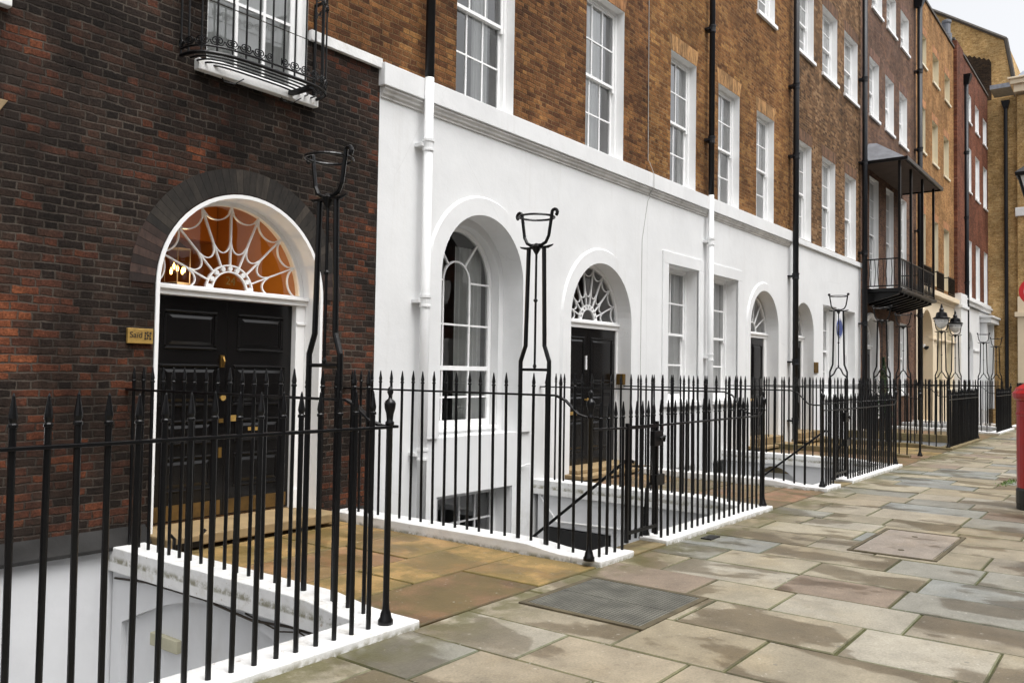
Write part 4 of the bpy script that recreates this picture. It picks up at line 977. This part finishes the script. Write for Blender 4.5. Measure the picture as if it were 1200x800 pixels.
def slab(m, x0, x1, y0, y1, pal, g=.006, z=0.0, bias=1.0):
    c0 = random.choice(pal); k = random.uniform(.9, 1.1) * bias; col = (c0[0] * k, c0[1] * k, c0[2] * k, random.random())
    dz = random.uniform(-.0025, .0025) + z; tx, ty = random.uniform(-.002, .002), random.uniform(-.002, .002)
    j = lambda: random.uniform(-.004, .004)
    x0 += g + j(); x1 -= g + j(); y0 += g + j(); y1 -= g + j(); b = .007
    zz = lambda s, t: dz + tx * s + ty * t
    top = [(x0 + b, y0 + b, zz(-1, -1)), (x1 - b, y0 + b, zz(1, -1)), (x1 - b, y1 - b, zz(1, 1)), (x0 + b, y1 - b, zz(-1, 1))]
    mid = [(x0, y0, zz(-1, -1) - .007), (x1, y0, zz(1, -1) - .007), (x1, y1, zz(1, 1) - .007), (x0, y1, zz(-1, 1) - .007)]
    lo = [(p[0], p[1], -.03 + z) for p in mid]
    dc = (col[0] * .55, col[1] * .6, col[2] * .45, col[3])
    m.quad(*top, col=col)
    for i in range(4):
        k2 = (i + 1) % 4
        m.quad(mid[i], mid[k2], top[k2], top[i], col=dc); m.quad(lo[i], lo[k2], mid[k2], mid[i], col=dc)
m = MB(); x = -6.0; xs = [x]
seedx = [2.0, 2.65, 3.22, 3.83, 4.39, 5.08, 5.75, 6.33, 6.93, 7.5, 8.1, 8.75, 9.3]
while xs[-1] < 1.5: xs.append(xs[-1] + random.uniform(.5, .75))
xs[-1] = 1.45
xs += seedx
while xs[-1] < 62: xs.append(xs[-1] + random.uniform(.5, .8))
covers = [(4.76, 5.73, 2.57, 3.53), (8.19, 9.63, 1.54, 2.30)]
for a, b in zip(xs[:-1], xs[1:]):
    y = -.1; ys = [y]; y += random.uniform(.3, .9); ys.append(y)
    while y < YK - .3: y += random.uniform(.55, 1.15); ys.append(y)
    ys[-1] = YK
    if len(ys) > 2 and ys[-1] - ys[-2] < .25: ys.pop(-2)
    for c, d in zip(ys[:-1], ys[1:]): slab(m, a, b, c, d, BEIGE, bias=1.13)
tag(m.build('pavement', MAT['york'], None, fix=False), kind='structure')
m = MB(); x = -12
while x < 70:
    w = random.uniform(.9, 1.3); slab(m, x, x + w, -.40, -.1, [(.27, .265, .25), (.24, .235, .22)]); x += w
tag(m.build('kerb', MAT['york'], None, fix=False), kind='structure')
m = MB(); m.box(-60, 120, -.62, -.42, -1, -.11); tag(m.build('gutter', MAT['concrete'], None), kind='structure')
OCHRE = [(.31, .195, .07), (.28, .175, .07), (.34, .225, .09), (.27, .15, .068), (.30, .20, .08)]; RUSSET = [(.19, .105, .06), (.22, .135, .065), (.16, .11, .06), (.24, .14, .085)]
for i, (a, b) in enumerate(PATHS):
    m = MB(); far = OCHRE if i in (0, 3, 5) else RUSSET
    y = YK; k = 0
    while y < 6.95:
        d = min(random.uniform(.55, .8), 7.0 - y)
        if 7.0 - y - d < .25: d = 7.0 - y
        cuts = sorted(random.uniform(.25, .75) for _ in range(1)) if b - a < 2.6 else [.33, .66]
        e = [a] + [a + (b - a) * c for c in cuts] + [b]
        for p, q in zip(e[:-1], e[1:]): slab(m, p, q, y, y + d, ([(c[0] * .75, c[1] * .72, c[2] * .7) for c in RUSSET] if (k == 0 and random.random() < .8) else far), z=.004)
        y += d; k += 1
    m.quad((a, YK, -.02), (b, YK, -.02), (b, 7.0, -.02), (a, 7.0, -.02), col=(.04, .04, .02, .3))
    for xx in (a, b): m.quad((xx, YK, -.3), (xx, 7, -.3), (xx, 7, -.01), (xx, YK, -.01), col=(.2, .15, .08, .3))
    tag(m.build('path', MAT['path_stone'], None, fix=False), kind='structure')
# covers set in the pavement
cv = thing('coal_plate_cover', 'square patterned iron cover plate set in paving near white kerb corner', 'manhole cover', (5.25, 3.05, 0))
m = MB(); m.box(4.80, 5.69, 2.61, 3.49, -.02, .009); m.build('plate', MAT['grate'], cv, bevel=.003)
m = MB()
for a in ((5.235, 5.255, 2.61, 3.49), (4.80, 5.234, 3.04, 3.06), (5.256, 5.69, 3.04, 3.06)): m.box(*a, -.02, .0105)
m.build('divider', MAT['grate'], cv)
m = MB()
for a in ((4.755, 5.735, 2.565, 2.6095), (4.755, 5.735, 3.4905, 3.535), (4.755, 4.7995, 2.61, 3.49), (5.6905, 5.735, 2.61, 3.49)): m.box(*a, -.02, .011)
m.build('frame', MAT['frame_dirt'], cv, bevel=.002)
c2 = thing('recessed_cover', 'flush stone filled access cover with thin metal frame further along the paving', 'manhole cover', (8.9, 1.92, 0))
m = MB(); m.box(8.24, 9.58, 1.59, 2.25, -.02, .0085, col=(.235, .20, .165, .93)); m.build('infill', MAT['york'], c2)
m = MB()
for a in ((8.19, 9.63, 1.54, 1.575), (8.19, 9.63, 2.265, 2.30), (8.19, 8.225, 1.576, 2.264), (9.595, 9.63, 1.576, 2.264)): m.box(*a, -.02, .010)
for a in ((8.5, 1.9), (9.3, 1.95)): m.lathe([(.028, 0), (.028, .0125), (.01, .0125)], (a[0], a[1], 0), 10)
m.build('frame', MAT['frame_dirt'], c2)
m = MB(); m.box(7.78, 8.0, 3.46, 3.57, -.02, .009); tag(m.build('stop_valve_cover', MAT['iron'], None, bevel=.003), 'tiny black iron valve cover in paving below the gated railing', 'valve cover')
m = MB()
for k in range(160):
    px, py = 15.25 + random.gauss(0, .25), 1.85 + random.gauss(0, .045); h = random.uniform(.008, .03); a = random.uniform(0, PI)
    m.quad((px - .012 * math.cos(a), py - .012 * math.sin(a), 0), (px + .012 * math.cos(a), py + .012 * math.sin(a), 0), (px + random.uniform(-.03, .03), py + random.uniform(-.03, .03), h))
tag(m.build('weed_tuft', MAT['weed'], None, fix=False), kind='stuff')

# ================================================================ sunken areas: kerbs, retaining walls, floors
def coping_side(x0, x1, mat, zt=.10, ramp=True, par=None, ya=7.0, yb=3.96):
    m = MB(); prof = [(ya, zt)] + ([(4.55, zt), (4.42, zt - .004), (4.3, zt - .018), (4.18, .066), (4.06, .056), (yb, .052)] if ramp else [(yb, zt)])
    n = len(prof)
    P = [(x, y, z) for x in (x0, x1) for y, z in prof] + [(x, y, -.1) for x in (x0, x1) for y, z in prof]
    F = []
    for i in range(n - 1):
        F += [(i, i + 1, n + i + 1, n + i), (2 * n + i, 3 * n + i, 3 * n + i + 1, 2 * n + i + 1), (i, 2 * n + i, 2 * n + i + 1, i + 1), (n + i, n + i + 1, 3 * n + i + 1, 3 * n + i)]
    F += [(0, n, 3 * n, 2 * n), (n - 1, 3 * n - 1, 4 * n - 1, 2 * n - 1)]
    m.add(P, F); return m.build('side_coping', mat, par, bevel=.008)
def area(xa, xb, label, left=True, right=True, mat='coping', wmat='area_white', fmat=None, arch=None, gate=None, zt=.10, adepth=.35):
    """sunken area between two paths; xa/xb are the outer edges of its kerbs"""
    t = thing('area_kerb', label, 'kerb wall', ((xa + xb) / 2, 3.85, 0))
    ia, ib = xa + .28 if left else xa, xb - .28 if right else xb
    m = MB(); ga, gb = gate if gate else (None, None)
    if gate:
        m.box(xa, ga, 3.66, 3.955, -.1, .052); m.box(gb, xb, 3.66, 3.955, -.1, .052)
        s = MB(); s.box(ga, gb, 3.67, 3.95, -.1, .018)
        s.build('gate_sill', MAT['step_dark'], t, bevel=.006)
    else: m.box(xa, xb, 3.66, 3.955, -.1, .052)
    m.build('front_coping', MAT[mat], t, bevel=.01)
    if left: coping_side(xa, ia, MAT[mat], zt, par=t)
    if right: coping_side(ib, xb, MAT[mat], zt, par=t)
    w = MB()
    w.box(xa + .02, xb - .02, 3.70, 3.93, -2.3, -.1005)
    if left: w.box(xa + .02, ia - .04, 3.93, 6.94, -2.3, -.1005)
    if right:
        fx = ib + .04; fn = lambda u, v, d=0.0: (fx + d, u, v)
        holes = [arch] if arch else []
        holed(w, rect(3.93, 6.94, -2.3, -.1005), holes, fn)
        for h in holes:
            loopwall(w, h, fn, 0, adepth); holed(w, h, [], fn, adepth)
        w.quad((fx, 3.93, -.1005), (xb - .02, 3.93, -.1005), (xb - .02, 6.94, -.1005), (fx, 6.94, -.1005))
    w.build('retaining_wall', MAT[wmat], t, fix=False)
    f = MB(); f.box(xa + .1, xb - .1, 3.9, 6.99, -2.36, -2.25); tag(f.build('area_floor', MAT['concrete'], None), kind='structure')
    return t
def seg_arch(ya, yb, z0, zs, rise, n=16):
    return [(ya, z0), (yb, z0)] + [(yb + (ya - yb) * i / n, zs + rise * math.sin(PI * i / n)) for i in range(n + 1)]
ar1 = area(-1.5, 3.9, 'white kerb around the nearest sunken area left of the double door path', left=False, arch=seg_arch(4.15, 6.78, -2.2, -.5, .36), adepth=.05)
m = MB(); m.tube([(3.655, 6.9, -.16), (3.65, 6.4, -.115), (3.65, 5.6, -.112), (3.64, 5.0, -.15), (3.65, 4.6, -.118), (3.65, 4.0, -.125)], .009, 6); m.tube([(3.65, 5.1, -.12), (3.64, 4.7, -.165), (3.64, 4.5, -.13), (3.64, 4.2, -.2), (3.64, 4.05, -.13)], .006, 5); m.build('cable', MAT['ink'], ar1)
m = MB(); m.box(3.668, 3.76, 5.98, 6.36, -.60, -.50); m.build('vent_block', MAT['vent'], ar1, bevel=.006)
ar2 = area(6.05, 10.0, 'white kerb around the gated sunken area between the first two paths', gate=(6.62, 7.24), arch=rect(5.75, 6.78, -2.2, -.53))
m = MB(); m.box(10.0 - .26, 10.0 - .2, 5.78, 6.75, -2.2, -.55); m.build('vault_shade_panel', MAT['void'], ar2)  # black panel fills the opening; its colour paints the shade inside
m = MB(); m.tube([(9.75, 6.9, -.12), (9.74, 6.6, -.45), (9.74, 5.2, -.42), (9.74, 4.2, -.4)], .014, 6); m.tube([(9.4, 6.98, .3), (9.5, 6.95, .33), (9.62, 6.93, .32)], .01, 5); m.build('cable', MAT['stucco'], ar2)
ar3 = area(12.1, 16.5, 'white kerb around the third sunken area before the lamp stand with open hoop', gate=(12.75, 13.35), arch=seg_arch(5.3, 6.6, -2.2, -.6, .45))
ar4 = area(21.2, 25.3, 'brown stone kerb around the fourth sunken area under the balcony house', mat='step_dark', wmat='area_white')
ar5 = area(28.5, 31.7, 'white kerb around the fifth sunken area far along the street')
ar6 = area(33.0, 49.0, 'white kerb around the farthest sunken area beside the red post box', right=False)
t = thing('area_kerb', 'single brown stone kerb with railing between two far paths', 'kerb wall', (18.5, 5.3, 0)); coping_side(18.42, 18.58, MAT['step_dark'], .12, par=t)
t = None
# stone steps down from the gates
for gx0, gx1, lab in ((6.40, 7.2, 'stone steps going down behind the near railing gate'), (12.5, 13.3, 'stone steps going down behind the far railing gate')):
    s = thing('area_stair', lab, 'stairs', ((gx0 + gx1) / 2, 4, -1))
    m = MB()
    for k in range(12): m.box(gx0, gx1, 3.97 + k * .235, 3.97 + (k + 1) * .235 + .03, -2.3, -.10 - k * .185)
    m.build('steps', MAT['concrete'], s, bevel=.005)
    m = MB(); hx = gx1 - .03; m.tube([(hx, 3.98, .76), (hx, 4.05, .78), (hx, 6.6, -1.25)], .016, 8)
    for yy, zz in ((4.35, .54), (5.3, -.21), (6.3, -1.0)): m.tube([(hx, yy, zz), (hx, yy, zz - .95)], .012, 6)
    m.build('handrail', MAT['iron'], s)

# ================================================================ railings
def bar_mesh(zb, zr, zt, r=.0138):
    m = MB(); c = zr + (zt - zr) * .42; h = zt - c
    m.lathe([(r, zb), (r, c - .012), (r + .005, c - .010), (r + .005, c + .002), (r * .95, c + .008), (r * 1.28, c + h * .22), (r * 1.15, c + h * .34), (r * .62, c + h * .72), (.006, zt - .012), (.001, zt)], (0, 0, 0), 8)
    o = m.build('bar', MAT['iron'], None); me = o.data; bpy.data.objects.remove(o); return me
BARS = {}
def railing(label, pts_rail, bars, zr, zt, zb=.03, post=None, posts=(), group='black spear topped railings', r=.0138):
    """pts_rail: polyline of the top rail; bars: list of (x, y)"""
    x0, y0 = bars[0][0], bars[0][1]
    t = thing('iron_railing', label, 'railing', (x0, y0, 0.0), group)
    m = MB()
    P = [Vector(p) for p in pts_rail]
    for a, b in zip(P[:-1], P[1:]):
        d = (b - a); h = Vector((d.x, d.y, 0))
        n = Vector((-h.y, h.x, 0)).normalized() * .020 if h.length > 1e-6 else Vector((.02, 0, 0)); u = Vector((0, 0, .009))
        m.hexa([a - n - u, a + n - u, a + n + u, a - n + u], [b - n - u, b + n - u, b + n + u, b - n + u])
    m.build('top_rail', MAT['iron'], t, bevel=.003)
    key = (round(zr, 3), round(zt, 3), r)
    if key not in BARS: BARS[key] = bar_mesh(zb, zr, zt, r)
    first = None
    for bx in bars:
        if first is None: o = bpy.data.objects.new('bar', BARS[key]); first = o
        else: o = first.copy()
        COL.objects.link(o); o.parent = t
        o.location = (bx[0] - x0 + random.uniform(-.003, .003), bx[1] - y0 + random.uniform(-.003, .003), random.uniform(-.006, .004)); o.rotation_euler = (random.gauss(0, .0035), random.gauss(0, .0035), random.uniform(0, 3))
    for (px, py, ph) in posts:
        m = MB()
        m.lathe([(.048, .05), (.048, .075), (.038, .09), (.032, .12), (.023, .14), (.0205, .19), (.0205, ph - .24), (.028, ph - .235), (.028, ph - .22), (.02, ph - .21), (.024, ph - .17), (.034, ph - .135), (.037, ph - .105), (.03, ph - .09), (.013, ph - .075), (.011, ph - .06), (.02, ph - .035), (.017, ph - .015), (.006, ph)], (px, py, 0), 12)
        m.build('corner_post', MAT['iron'], t, smooth=True)
    return t
def fb(x0, x1, y=3.76, sp=.135): n = max(1, int(round((x1 - x0) / sp))); return [(x0 + (x1 - x0) * i / n, y) for i in range(n + 1)]
def sb(x, y0=6.88, y1=4.02, sp=.15): n = int(round((y0 - y1) / sp)); return [(x, y0 + (y1 - y0) * i / n) for i in range(n + 1)]
def side_rail(x, zf=1.25, ze=None): return [(x, 6.995, 1.4), (x, 4.22, 1.4), (x, 4.12, 1.36), (x, 3.98, zf + .02), (x, 3.90, zf), (x, 3.76, zf)]
XL = [3.76, 6.19, 9.86, 12.24, 16.36, 18.5, 21.34, 25.16, 28.64, 31.56, 33.14]
railing('front railing of the nearest sunken area, cut off by the left picture edge', [(-1.2, 3.76, 1.25), (XL[0] - .05, 3.76, 1.25)], fb(-1.15, XL[0] - .20), 1.25, 1.48, posts=[(XL[0] - .06, 3.76, 1.50)], r=.015)
railing('side railing running from the nearest corner post back to the double door', side_rail(XL[0]), sb(XL[0]), 1.4, 1.6)
railing('side railing on white kerb right of the double door path', side_rail(XL[1], 1.22), sb(XL[1]), 1.4, 1.6, posts=[(6.03, 3.76, 1.46)])
railing('front railing of the second sunken area, right of its gate', [(7.26, 3.76, 1.12), (9.78, 3.76, 1.13), (9.86, 3.76, 1.17)], fb(7.32, 9.86), 1.12, 1.36, posts=[(9.93, 3.76, 1.42)])
railing('side railing on the left of the second black door path', side_rail(XL[2], 1.15), sb(XL[2]), 1.4, 1.6)
railing('side railing on the right of the second black door path', side_rail(XL[3], 1.2), sb(XL[3]), 1.4, 1.6, posts=[(12.2, 3.76, 1.45)])
railing('front railing of the third sunken area, right of its gate', [(13.4, 3.76, 1.12), (16.28, 3.76, 1.13), (16.4, 3.76, 1.2)], fb(13.45, 16.38), 1.12, 1.36, posts=[(16.42, 3.76, 1.45)])
railing('side railing at the far end of the third sunken area under the hooped lamp stand', side_rail(XL[4], 1.2), sb(XL[4]), 1.4, 1.6)
railing('lone side railing on brown kerb between two far paths', side_rail(XL[5], 1.2), sb(XL[5]), 1.4, 1.6, posts=[(18.5, 3.78, 1.4)])
railing('side railing at the near end of the sunken area below the balcony house', side_rail(XL[6], 1.2), sb(XL[6]), 1.4, 1.6)
railing('front railing below the balcony house, between two brown kerb ends', [(21.3, 3.76, 1.13), (25.2, 3.76, 1.14)], fb(21.36, 25.16), 1.13, 1.37, posts=[(21.28, 3.76, 1.45), (25.24, 3.76, 1.45)])
railing('side railing at the far end of the area below the balcony house', side_rail(XL[7], 1.2), sb(XL[7]), 1.4, 1.6)
railing('side railing on white kerb at the near end of the fifth sunken area', side_rail(XL[8], 1.2), sb(XL[8]), 1.4, 1.6)
railing('front railing of the fifth sunken area, just left of the post box', [(28.5, 3.76, 1.12), (31.6, 3.76, 1.13)], fb(28.62, 31.56), 1.12, 1.36, posts=[(31.66, 3.76, 1.5)])
railing('side railing at the far end of the fifth sunken area', side_rail(XL[9], 1.2), sb(XL[9]), 1.4, 1.6)
railing('side railing of the farthest sunken area beyond the far lamp stands', side_rail(XL[10], 1.2), sb(XL[10]), 1.4, 1.6)
railing('front railing of the farthest sunken area, partly behind the post box', [(33.1, 3.76, 1.3), (46, 3.76, 1.3)], fb(33.2, 45.9), 1.3, 1.52)
# gates in the front railings
def gate(x0, x1, label):
    g = thing('railing_gate', label, 'gate', (x0, 3.76, 0))
    m = MB()
    for z in (1.105, .17): m.box(x0, x1, 3.745, 3.775, z, z + .03)
    for xx in (x0 + .012, x1 - .012): m.box(xx - .014, xx + .014, 3.744, 3.776, .1, 1.16)
    m.build('frame', MAT['iron'], g)
    n = 5; me = bar_mesh(.12, 1.12, 1.36)
    for i in range(n):
        o = bpy.data.objects.new('bar', me); COL.objects.link(o); o.parent = g; o.location = (.07 + (x1 - x0 - .14) * i / (n - 1), 0, 0)
    m = MB(); m.box(x1 - .10, x1 + .08, 3.735, 3.785, .93, 1.07); m.tube([(x1 - .02, 3.72, 1.0), (x1 + .04, 3.70, 1.02), (x1 + .06, 3.72, .97)], .014, 6); m.build('lock_box', MAT['iron'], g, bevel=.004)
    m = MB(); m.tube([(x1 + .12, 3.95, .06), (x1 + .06, 3.9, .5), (x1 + .02, 3.8, .62)], .018, 6); m.box(x1 - .06, x1 + .1, 3.73, 3.80, .56, .66); m.lathe([(.06, 0), (.05, .05), (.025, .1), (.02, .3)], (x1 + .12, 3.95, .02), 8); m.build('stay', MAT['iron'], g)
gate(6.64, 7.22, 'black iron gate with lock box at the head of the near steps'); gate(12.76, 13.34, 'black iron gate at the head of the far steps')
railing('short railing between the corner post and the near gate', [(6.05, 3.76, 1.13), (6.62, 3.76, 1.12)], fb(6.19, 6.58), 1.12, 1.36)
railing('short railing between corner post and the far gate', [(12.22, 3.76, 1.13), (12.75, 3.76, 1.12)], fb(12.36, 12.7), 1.12, 1.36)

# ================================================================ lamp stands
def lamp_stand(x, yc, label, zp=2.74, ogee=False, lantern=False, scroll=True):
    q = 1.0 if ogee else 1.22
    t = thing('lamp_stand', label, 'lamp stand', (x, yc, .05), 'iron lamp stands on the path railings')
    m = MB(); w0, w1, w2 = .158, .105, .085; r = .0165 * q
    for sg in (-1, 1):
        m.tube([(x, yc + sg * w0, .05), (x, yc + sg * w0, 1.66), (x, yc + sg * w0, 1.70), (x, yc + sg * w1, 1.84), (x, yc + sg * w2, zp)], r, 8)
    m.build('leg', MAT['iron'], t)
    m = MB()
    if ogee: m.tube([(x, yc - w0, 1.60), (x, yc - w0 * .55, 1.66), (x, yc - w0 * .25, 1.76), (x, yc, 1.79), (x, yc + w0 * .25, 1.76), (x, yc + w0 * .55, 1.66), (x, yc + w0, 1.60)], .014, 7)
    else: m.tube([(x, yc - w0, 1.625), (x, yc + w0, 1.625)], .013, 7)
    m.build('crossbar', MAT['iron'], t)
    m = MB(); zb = 1.78 if ogee else 1.625; m.tube([(x, yc, zb), (x, yc, zp)], .0105, 7); m.lathe([(.008, -.02), (.02, -.004), (.02, .004), (.008, .02)], (x, yc, 2.25), 8); m.lathe([(.006, -.03), (.018, 0), (.01, .025)], (x, yc, zb + .03), 8)
    m.build('centre_rod', MAT['iron'], t)
    m = MB(); m.box(x - .02, x + .02, yc - .125, yc + .125, zp, zp + .018)
    for sg in (-1, 1): m.tube([(x, yc + sg * .12, zp + .01), (x, yc + sg * .165, zp + .02), (x, yc + sg * .185, zp + .028)], [.014, .009, .004], 6)
    m.lathe([(.012, -.05), (.024, -.03), (.05, .02), (.02, .045), (.01, .05)], (x, yc, zp), 8); m.build('platform', MAT['iron'], t)
    m = MB(); zt = zp + .30
    for sg in (-1, 1):
        pts = [(0.0, .03), (.06, .033), (.105, .055), (.135, .11), (.15, .2), (.165, .30)]
        P = [(x, yc + sg * a, zp + b) for a, b in pts]
        if scroll:
            for k in range(1, 9):
                an = PI - k * .52; P.append((x, yc + sg * (.165 + .03 + .03 * math.cos(an)), zt + .012 + .03 * math.sin(an)))
        m.tube(P, .0125 * q, 7)
        if not scroll: m.lathe([(.001, -.026), (.019, -.019), (.026, 0), (.019, .019), (.001, .026)], (x, yc + sg * .175, zt + .02), 10)
    m.build('holder', MAT['iron'], t)
    m = MB(); m.tube([(x + .16 * math.cos(2 * PI * k / 28), yc + .16 * math.sin(2 * PI * k / 28), zt - .012) for k in range(28)], .0085 * q, 6, closed=True); m.build('hoop', MAT['iron'], t)
    if lantern:
        L = thing('lantern', lantern, 'lantern', (x, yc, zt), 'lit style lanterns on stands')
        m = MB(); m.lathe([(.03, -.2), (.1, -.15), (.16, -.05), (.18, .06)], (x, yc, zt), 14); m.build('globe', MAT['globe'], L, smooth=True)
        m = MB(); m.lathe([(.215, .06), (.215, .09), (.15, .12), (.13, .22), (.06, .26), (.05, .30), (.07, .31), (.03, .36), (.03, .40), (.012, .46), (.001, .47)], (x, yc, zt), 14); m.build('cap', MAT['iron'], L)
lamp_stand(XL[0], 4.455, 'nearest iron lamp stand with empty hoop against dark brick beside the double door')
lamp_stand(XL[1], 4.46, 'iron lamp stand with empty hoop between arched window and second door', zp=2.72)
lamp_stand(XL[4], 4.75, 'thin lamp stand with ball tipped hoop in front of the blue plaque', zp=2.84, ogee=True, scroll=False)
lamp_stand(XL[5], 4.50, 'dark lamp stand right of the black pipe under the balcony, left of a twin', zp=2.76, ogee=True, scroll=False)
lamp_stand(XL[6], 4.72, 'dark lamp stand half hidden before the thick pipe under the balcony', zp=2.80, ogee=True, scroll=False)
lamp_stand(XL[7], 4.60, 'lamp stand with glass lantern before the cream arch', zp=2.86, ogee=True, scroll=False, lantern='left of two black capped glass lanterns before the cream arch')
lamp_stand(XL[8], 4.86, 'lamp stand with glass lantern before the white pier', zp=2.92, ogee=True, scroll=False, lantern='right of two black capped glass lanterns before the white pier')
lamp_stand(XL[9], 4.52, 'far empty lamp stand in front of the white door hood', zp=2.80, ogee=True, scroll=False)
lamp_stand(XL[10], 4.36, 'farthest empty lamp stand in front of the yellow brick wall', zp=2.72, ogee=True, scroll=False)

# ================================================================ small things
t = thing('potted_conifer', 'slim dark green clipped conifer in a pot by far white door', 'plant', (26.9, 6.5, .1))
m = MB()
for k in range(900):
    h = random.random() ** 1.2; a = random.uniform(0, 2 * PI); rr = .23 * (1 - h) * random.uniform(.6, 1.05) + .01
    c = Vector((26.9 + rr * math.cos(a), 6.5 + rr * math.sin(a), .45 + h * 1.75)); d = Vector((random.gauss(0, 1), random.gauss(0, 1), random.gauss(0, 1))).normalized(); e = d.orthogonal().normalized() * .02
    m.quad(c - e, c + e, c + d * .07 + Vector((0, 0, .03)))
m.build('foliage', MAT['leaf'], t, fix=False)
m = MB(); m.tube([(26.9, 6.5, .3), (26.9, 6.5, 1.9)], [.02, .006], 6); m.build('stem', MAT['step_dark'], t)
m = MB(); m.lathe([(.13, 0), (.19, .32), (.21, .32), (.21, .36), (.17, .36), (.15, .30)], (26.9, 6.5, .03), 14); m.build('pot', MAT['ridge'], t)
t = thing('security_camera', 'small white dome camera on cream wall inside the far arch', 'camera', (36.0, 6.9, 2.9))
m = MB(); m.box(35.95, 36.25, 7.2, 7.27, 2.82, 2.95); m.build('bracket', MAT['paint'], t); m = MB(); m.lathe([(.01, -.1), (.08, -.06), (.1, 0), (.1, .05)], (36.1, 7.15, 2.83), 10); m.build('dome', MAT['blackpaint'], t)
# red pillar box
pb = thing('pillar_box', 'red cast iron pillar post box at the right picture edge', 'post box', (12.33, 1.165, 0)); c = (12.33, 1.165, 0)
m = MB(); m.lathe([(.245, 0), (.245, .06), (.25, .08), (.25, .24), (.235, .27)], c, 28); m.build('base', MAT['blackpaint'], pb)
m = MB(); m.lathe([(.24, .2705), (.24, 1.16), (.25, 1.17), (.25, 1.2), (.24, 1.21), (.24, 1.34)], c, 28); m.build('body', MAT['postbox'], pb)
m = MB(); m.lathe([(.232, 1.3405), (.27, 1.37), (.285, 1.40), (.285, 1.44), (.26, 1.47), (.25, 1.5), (.16, 1.56), (.06, 1.59), (.0, 1.595)], c, 28); m.build('cap', MAT['postbox'], pb)
m = MB(); m.box(12.33 - .13, 12.33 + .13, 1.165 - .255, 1.165 - .23, 1.22, 1.26); m.build('slot', MAT['blackpaint'], pb)
m = MB(); m.box(12.33 - .11, 12.33 + .11, 1.165 - .265, 1.165 - .23, .42, 1.05); m.build('door', MAT['postbox'], pb, bevel=.008)
# street lamp and sign, only their edges in the picture
sp = thing('road_sign', 'round red bordered white sign at the right picture edge above the post box', 'sign', (11.27, 1.088, 0))
ax, ay = 11.27, 1.088
m = MB(); m.tube([(ax + .06, ay, 0), (ax + .06, ay, 2.95)], .03, 10); m.build('pole', MAT['blackpaint'], sp)
def disc(r0, r1, x0, x1, zc, n=36):
    m = MB()
    for i in range(n):
        a, b = 2 * PI * i / n, 2 * PI * (i + 1) / n; P = lambda r, t, x: (x, ay + r * math.cos(t), zc + r * math.sin(t))
        m.quad(P(r0, a, x0), P(r0, b, x0), P(r1, b, x0), P(r1, a, x0)); m.quad(P(r1, a, x0), P(r1, b, x0), P(r1, b, x1), P(r1, a, x1)); m.quad(P(r0, a, x1), P(r0, b, x1), P(r1, b, x1), P(r1, a, x1))
    return m
disc(.115, .165, ax, ax + .012, 2.62).build('border', MAT['sign_red'], sp, fix=False); disc(0.0005, .1148, ax + .002, ax + .011, 2.62).build('face', MAT['sign_white'], sp, fix=False)
lp = thing('street_lamp', 'black street lamp whose lantern edge shows at the right picture edge', 'street lamp', (8.545, .765, 0)); c = (8.545, .765, 0)
m = MB(); m.lathe([(.11, 0), (.11, .5), (.06, .6), (.05, 1.2), (.035, 1.3), (.03, 3.0), (.05, 3.02), (.05, 3.06)], c, 12); m.build('post', MAT['iron'], lp)
def pyr(r0, z0, r1, z1): return [(c[0] + s * r0, c[1] + q * r0, z0) for s, q in ((-1, -1), (1, -1), (1, 1), (-1, 1))], [(c[0] + s * r1, c[1] + q * r1, z1) for s, q in ((-1, -1), (1, -1), (1, 1), (-1, 1))]
m = MB(); m.hexa(*pyr(.09, 3.07, .16, 3.36)); m.build('lamp_glass', MAT['globe'], lp)
m = MB(); m.hexa(*pyr(.185, 3.36, .19, 3.39)); m.hexa(*pyr(.19, 3.391, .07, 3.5)); m.hexa(*pyr(.06, 3.501, .09, 3.58)); m.lathe([(.03, 3.58), (.02, 3.66), (.001, 3.7)], c, 8)
for s, q in ((-1, -1), (1, -1), (1, 1), (-1, 1)): m.tube([(c[0] + s * .09, c[1] + q * .09, 3.06), (c[0] + s * .165, c[1] + q * .165, 3.37)], .012, 6)
m.build('lantern_frame', MAT['iron'], lp)
